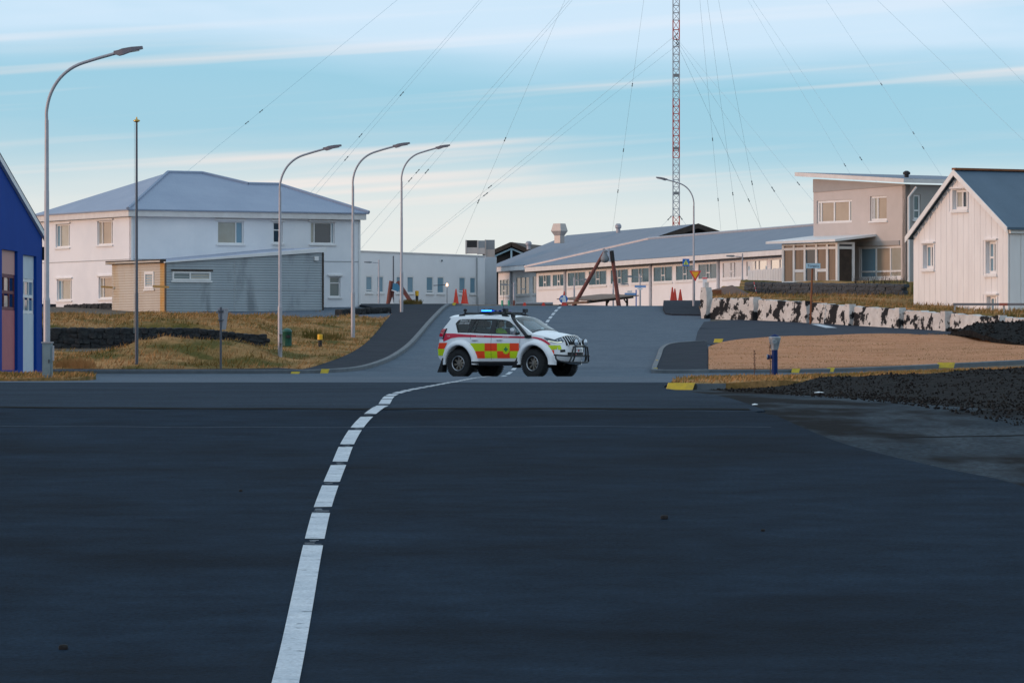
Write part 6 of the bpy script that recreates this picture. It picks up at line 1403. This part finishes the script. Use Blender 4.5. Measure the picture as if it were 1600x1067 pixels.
# roof equipment
for x in (.05, .62, 1.35): b = MB(); b.box((x, 0, 2.03), (.07, 1.34, .03)); b.build('cross_bar', 'black_plastic', CAR)
b = MB(); b.box((.80, 0, 2.055), (.30, 1.26, .03)); lb = b.build('light_bar', 'black_plastic', CAR)
for y in (-.62, .0, .62):
    pass
for (x, y, m) in ((.69, -.55, 'blue_light'), (.88, -.55, 'blue_light'), (.80, -.2, 'blue_lens'), (.80, .2, 'blue_lens'), (.80, .55, 'blue_lens')):
    b = MB(); b.box((x, y, 2.095), (.13 if m == 'blue_light' else .26, .10 if m == 'blue_light' else .26, .042)); b.build('beacon', m, lb)
for (x, y, s_) in ((.52, .1, 1), (.74, .55, 1), (1.50, -.55, 1), (1.52, .55, 1), (-.02, -.55, 0), (-.02, .55, 0)):
    b = MB(); b.box((x, y, 2.10), (.10, .16, .11)) if s_ else b.lathe([(.01, -.05), (.055, -.03), (.06, .03), (.02, .06)], 12, (x, y, 2.11)); b.box((x, y, 2.03), (.04, .04, .06)); b.build('work_lamp', 'black_plastic', CAR)
for (x, y, h_) in ((.30, -.30, .55), (1.22, -.25, .6)): b = MB(); b.tube([(x, y, 1.96), (x, y, 1.98 + h_)], .006, 5); b.build('antenna', 'black_plastic', CAR)
# snorkel on the near (right) flank
sp_ = [(2.56, -.955, 1.285), (2.50, -.96, 1.34), (2.38, -.945, 1.46), (2.22, -.90, 1.60), (2.06, -.85, 1.74), (1.95, -.80, 1.85), (1.90, -.785, 1.93)]
b = MB(); b.tube(spline(sp_, 4), .052, 12); b.box((1.93, -.785, 1.93), (.11, .10, .11)); b.box((2.58, -.94, 1.275), (.22, .05, .10)); b.build('snorkel', 'black_plastic', CAR, smooth=50)
# grille, plate, bumper details
b = MB(); b.grid(front_patch(.955, 1.165, -.60, .60, .012)); gr = b.build('grille', 'dark', CAR, smooth=60)
b = MB(); b.tube([front_pt(1.165, -.62, .02), front_pt(1.172, -.3, .02), front_pt(1.172, .3, .02), front_pt(1.165, .62, .02)], .016, 6); b.tube([front_pt(.955, -.56, .02), front_pt(.945, 0, .02), front_pt(.955, .56, .02)], .014, 6); b.build('grille_frame', 'chrome', gr)
for k in range(8): s_ = -.52 + 1.04 * k / 7; b = MB(); b.tube([front_pt(.965, s_ * .96, .022), front_pt(1.06, s_, .026), front_pt(1.155, s_, .022)], .015, 6); b.build('grille_bar', 'chrome', gr)
c = front_pt(1.06, 0, .035); b = MB(); b.lathe([(.05, 0), (.05, .015)], 16, c, ax=(Vector((0, 1, 0)), Vector((0, 0, 1)), Vector((1, 0, 0)))); b.build('badge', 'chrome', gr)
xp = front_pt(.84, 0, 0).x
b = MB(); b.box((xp + .03, 0, .84), (.02, .52, .115)); pl_ = b.build('number_plate', 'white_plastic', CAR); b = MB(); b.box((xp + .042, .03, .84), (.004, .05, .07)); b.build('plate_emblem', 'sign_red', pl_)
v, f = textmesh('ZT  R85', .085); b = MB(); b.add([Vector((xp + .0435, q, .84 + c_)) for q, c_ in v], f); b.build('plate_lettering', 'ink', pl_, fix=False)
b = MB(); b.grid(front_patch(.70, .765, -.62, .62, .010)); b.build('lower_intake', 'dark', CAR, smooth=60)
b = MB(); b.grid(front_patch(.545, .585, -.8, .8, .010)); b.build('skid_plate', 'silver', CAR, smooth=60)
b = MB(); b.box((xp + .05, -.16, .72), (.05, .06, .03)); b.build('tow_hook', 'sign_red', CAR)
for sA, sB in ((-.93, -.72), (.72, .93)): b = MB(); b.grid(front_patch(.78, .85, sA, sB, .012, 3, 5)); b.build('fog_recess', 'dark', CAR, smooth=60)
# bull bar
def tb_(pts, r=.026): b_ = MB(); b_.tube(spline(pts, 4), r, 8); return b_
bb = tb_([(3.87, -.56, .50), (3.90, -.50, .62), (3.92, -.42, .90), (3.92, -.36, .955), (3.92, 0, .965), (3.92, .36, .955), (3.92, .42, .90), (3.90, .50, .62), (3.87, .56, .50)])
q = tb_([(3.52, -.90, .70), (3.66, -.86, .69), (3.85, -.62, .675), (3.92, 0, .67), (3.85, .62, .675), (3.66, .86, .69), (3.52, .90, .70)]); bb.add(q.v, q.f)
q = tb_([(3.58, -.90, .68), (3.60, -.88, .56), (3.72, -.74, .49), (3.88, -.45, .475), (3.90, 0, .47), (3.88, .45, .475), (3.72, .74, .49), (3.60, .88, .56), (3.58, .90, .68)]); bb.add(q.v, q.f)
for sd_ in (-1, 1):
    q = tb_([(3.92, sd_ * .30, .95), (3.92, sd_ * .32, .68), (3.86, sd_ * .36, .48)]); bb.add(q.v, q.f)
bb.build('bull_bar', 'black_plastic', CAR, smooth=50)
for y in (-.27, .27):
    ax = (Vector((0, 1, 0)), Vector((0, 0, 1)), Vector((1, 0, 0))); b = MB(); b.lathe([(.02, -.12), (.08, -.08), (.112, -.02), (.115, .02)], 18, (3.92, y, 1.10), ax=ax); sl_ = b.build('spot_lamp', 'black_plastic', CAR, smooth=50); b = MB(); b.lathe([(.104, .021), (.09, .03), (.001, .045)], 18, (3.92, y, 1.10), ax=ax); b.build('lens', 'lamp_clear', sl_, smooth=60)
b = MB(); b.tube([(-.88, -.60, .52), (-.80, -.60, .50)], .035, 8); b.build('exhaust', 'rust', CAR)
# spare-wheel-free tailgate: plate recess and handle
b = MB(); b.box((-.875, 0, 1.02), (.03, .55, .12)); b.build('rear_plate', 'white_plastic', CAR)
# wheels
def make_wheel():
    ax = (Vector((1, 0, 0)), Vector((0, 0, 1)), Vector((0, -1, 0)))          # axis points outwards (-y)
    wroot = bpy.data.objects.new('wheel', None)
    prof = [(.235, -.14), (.28, -.155), (.36, -.160), (.41, -.150), (.428, -.12), (.432, 0), (.428, .12), (.41, .150), (.36, .160), (.28, .155), (.235, .14)]
    t = MB(); t.lathe(prof, 56, (0, 0, 0), ax, caps=False)
    for k in range(44):
        a = 2 * math.pi * k / 44; c_, s_ = math.cos(a), math.sin(a); rad = Vector((c_, 0, s_)); tan = Vector((-s_, 0, c_))
        for y, ln, wd in ((-.125, .075, .034), (.125, .075, .034), (-.045 if k % 2 else -.03, .065, .036), (.045 if k % 2 else .03, .065, .036)):
            t.box(rad * .432 + Vector((0, y, 0)), (.030, ln, wd), ax=(rad, Vector((0, 1, 0)), tan))
        t.box(rad * .405 + Vector((0, -.155 if k % 2 else -.15, 0)), (.05, .014, .028), ax=(rad, Vector((0, 1, 0)), tan)); t.box(rad * .405 + Vector((0, .155, 0)), (.05, .014, .028), ax=(rad, Vector((0, 1, 0)), tan))
    d_ = MB(); d_.lathe([(.235, .135), (.225, .15), (.215, .13), (.20, .0), (.05, -.02), (.001, -.02)], 40, (0, 0, 0), ax, caps=False); d_.lathe([(.235, -.135), (.215, -.13), (.19, 0.0)], 40, (0, 0, 0), ax, caps=False)
    s = MB(); s.lathe([(.065, -.02), (.065, .075), (.05, .10), (.001, .105)], 20, (0, 0, 0), ax)
    for k in range(8):
        a = 2 * math.pi * k / 8 + .2; rad = Vector((math.cos(a), 0, math.sin(a))); tan = Vector((-math.sin(a), 0, math.cos(a)))
        v = []
        for rr, hw, y0, y1 in ((.05, .030, -.075, -.0), (.12, .022, -.07, 0), (.185, .034, -.06, 0), (.212, .040, -.06, 0)):
            v += [rad * rr - tan * hw + Vector((0, y0, 0)), rad * rr + tan * hw + Vector((0, y0, 0)), rad * rr + tan * hw + Vector((0, y1, 0)), rad * rr - tan * hw + Vector((0, y1, 0))]
        s.add(v, [(4*j + e, 4*j + (e+1) % 4, 4*j + 4 + (e+1) % 4, 4*j + 4 + e) for j in range(3) for e in range(4)] + [(0, 1, 2, 3), (12, 13, 14, 15)])
    r = MB(); r.lathe([(.222, .128), (.235, .150), (.226, .158), (.212, .145), (.214, .128)], 40, (0, 0, 0), ax, caps=False)
    ty = t.build('tyre', 'black_rubber', None, smooth=40); di = d_.build('rim_barrel', 'dark', None, smooth=50); sp = s.build('rim', 'rim_bronze', None, smooth=40); ri = r.build('rim_ring', 'silver', None, smooth=50)
    return [ty, di, sp, ri]
WH = make_wheel(); k = 0
for (x, y, fl_) in ((0, -.84, 0), (2.79, -.84, 0), (0, .84, 1), (2.79, .84, 1)):
    tyre = WH[0] if k == 0 else WH[0].copy()
    if k: link(tyre)
    tyre.parent = CAR; tyre.name = 'tyre'; tyre.location = (x, y, .44); tyre.rotation_euler = (0, .3 * k, math.pi if fl_ else 0)
    if x > 2: tyre.rotation_euler.z += R(-6)
    for q in WH[1:]:
        c = q if k == 0 else q.copy()
        if k: link(c)
        c.parent = tyre
    k += 1
YAW = -33.0
CAR.location = (-1.156, 161.73, H(161) - .01); CAR.rotation_euler = (0, 0, R(YAW)); CAR.scale = (1, 1, 1)
# ---------------------------------------------------------------- person in the front seat
PER = thing('person', 'person in a bright yellow-green jacket seated in the front of the rescue car', 'person')
OFF[PER] = Vector((0, 0, 0))
bm = bmesh.new(); J = {}
def jv(n, co, r): J[n] = (bm.verts.new(co), r)
sx0, sy0 = 1.27, -.38
for n, co, r in (('pelvis', (0, 0, 1.19), .15), ('waist', (-.03, 0, 1.32), .145), ('chest', (-.06, 0, 1.47), .165), ('neckb', (-.06, 0, 1.60), .075), ('neck', (-.045, 0, 1.65), .056),
                 ('sl', (-.06, .17, 1.55), .075), ('el', (.06, .24, 1.33), .052), ('wl', (.28, .17, 1.28), .036), ('sr', (-.06, -.17, 1.55), .075), ('er', (.06, -.24, 1.33), .052), ('wr', (.28, -.15, 1.27), .036),
                 ('hl', (.06, .10, 1.17), .10), ('kl', (.46, .14, 1.24), .072), ('al', (.62, .14, 1.085), .05), ('hr', (.06, -.10, 1.17), .10), ('kr', (.46, -.14, 1.24), .072), ('ar', (.62, -.14, 1.085), .05), ('fl', (.74, .14, 1.08), .035), ('fr', (.74, -.14, 1.08), .035)): jv(n, co, r)
for a, c in (('pelvis', 'waist'), ('waist', 'chest'), ('chest', 'neckb'), ('neckb', 'neck'), ('chest', 'sl'), ('sl', 'el'), ('el', 'wl'), ('chest', 'sr'), ('sr', 'er'), ('er', 'wr'), ('pelvis', 'hl'), ('hl', 'kl'), ('kl', 'al'), ('al', 'fl'), ('pelvis', 'hr'), ('hr', 'kr'), ('kr', 'ar'), ('ar', 'fr')): bm.edges.new((J[a][0], J[c][0]))
for sgn_, w_ in ((1, 'wl'), (-1, 'wr')):
    base = J[w_][0].co.copy(); pv = bm.verts.new(base + Vector((.06, 0, -.01))); J['palm' + w_] = (pv, .034); bm.edges.new((J[w_][0], pv))
    for k_, (dy, ln) in enumerate(((-.027, .075), (-.009, .085), (.009, .08), (.027, .062))):
        a = bm.verts.new(pv.co + Vector((.035, dy, 0))); c = bm.verts.new(a.co + Vector((ln * .5, 0, -.005))); e = bm.verts.new(c.co + Vector((ln * .35, 0, -.03)))
        J['f%s%d' % (w_, k_)] = (a, .0095); J['g%s%d' % (w_, k_)] = (c, .009); J['h%s%d' % (w_, k_)] = (e, .008); bm.edges.new((pv, a)); bm.edges.new((a, c)); bm.edges.new((c, e))
    a = bm.verts.new(pv.co + Vector((.0, -sgn_ * .04, 0))); c = bm.verts.new(a.co + Vector((.035, -sgn_ * .015, -.01))); J['t' + w_] = (a, .012); J['u' + w_] = (c, .010); bm.edges.new((pv, a)); bm.edges.new((a, c))
rad = {v.index: 0 for v in bm.verts}; bm.verts.index_update(); rl2 = {q[0].index: q[1] for q in J.values()}; rootv = J['pelvis'][0].index
me = bpy.data.meshes.new('body'); bm.to_mesh(me); bm.free(); bo = bpy.data.objects.new('body', me); link(bo); bo.parent = PER
mo = bo.modifiers.new('skin', 'SKIN'); mo.use_smooth_shade = True; sv = me.skin_vertices[0].data if me.skin_vertices else None
if sv is None:
    bpy.context.view_layer.objects.active = bo; bo.select_set(True); bpy.context.view_layer.update()
    bmx = bmesh.new(); bmx.from_mesh(me); bmx.verts.layers.skin.verify(); bmx.to_mesh(me); bmx.free(); sv = me.skin_vertices[0].data
for i_, d_ in enumerate(sv): r_ = rl2.get(i_, .02); d_.radius = (r_, r_); d_.use_root = (i_ == rootv)
ms = bo.modifiers.new('sub', 'SUBSURF'); ms.levels = 2; ms.render_levels = 2
dg = bpy.context.evaluated_depsgraph_get(); ev = bo.evaluated_get(dg); mm = bpy.data.meshes.new_from_object(ev); bo.modifiers.clear(); bo.data = mm
mm.materials.clear()
for q in ('jacket', 'trousers', 'skin'): mm.materials.append(MATS[q])
for p in mm.polygons:
    c = p.center; p.material_index = 2 if (c.z > 1.625 or (c.x > .27 and abs(c.y) < .3 and c.z > 1.2 and .05 < abs(c.y) and c.x > .29 and c.z < 1.31 and c.x < .55 and c.z > 1.25)) else 1 if (c.z < 1.22 or c.x > .42) else 0
b = MB(); rows = []; hc = Vector((-.02, 0, 1.765))
for i in range(15):
    th = math.pi * i / 14; r_ = []
    for k in range(21):
        a = 2 * math.pi * k / 20; cx, cy, cz_ = math.sin(th) * math.cos(a), math.sin(th) * math.sin(a), math.cos(th)
        x = cx * .098 + (.010 if cz_ < -.2 and cx > 0 else 0); y = cy * (.076 - .016 * max(0, -cz_)); z = cz_ * .122
        if cx > .93 and abs(cy) < .22 and -.35 < cz_ < .08: x += .028 * (1 - abs(cy) / .22)          # nose
        if cx > .75 and .12 < abs(cy) < .5 and .02 < cz_ < .25: x -= .010                              # eye sockets
        if abs(cy) > .93 and -.2 < cz_ < .2: y *= 1.16                                                # ears
        r_.append(hc + Vector((x, y, z)))
    rows.append(r_)
b.grid(rows); hd = b.build('head', 'skin', PER, smooth=80)
for sgn_ in (-1, 1): b = MB(); b.lathe([(.001, .006), (.010, .003), (.012, -.003)], 10, hc + Vector((.082, sgn_ * .030, .012)), ax=(Vector((0, 1, 0)), Vector((0, 0, 1)), Vector((1, 0, 0)))); b.build('eye', 'ink', hd)
b = MB(); b.box(hc + Vector((.086, 0, -.062)), (.012, .045, .010)); b.build('mouth', 'door_red_dark', hd)
b = MB(); rows = []
for i in range(9):
    th = math.pi * .62 * i / 8; r_ = []
    for k in range(21):
        a = 2 * math.pi * k / 20; f_ = min(th, math.pi * (.26 if math.cos(a) > .5 else .40 if math.cos(a) > -.1 else .62)); r_.append(hc + Vector((math.sin(f_) * math.cos(a) * .106 - .004, math.sin(f_) * math.sin(a) * .084, math.cos(f_) * .132)))
    rows.append(r_)
b.grid(rows); b.build('hair', 'hair', PER, smooth=80)
f_ = Vector((math.cos(R(YAW)), math.sin(R(YAW)), 0)); l_ = Vector((-f_.y, f_.x, 0)); PER.location = CAR.location + f_ * (sx0 - .02) + l_ * sy0 + Vector((0, 0, -.07)); PER.rotation_euler = (0, 0, R(YAW))
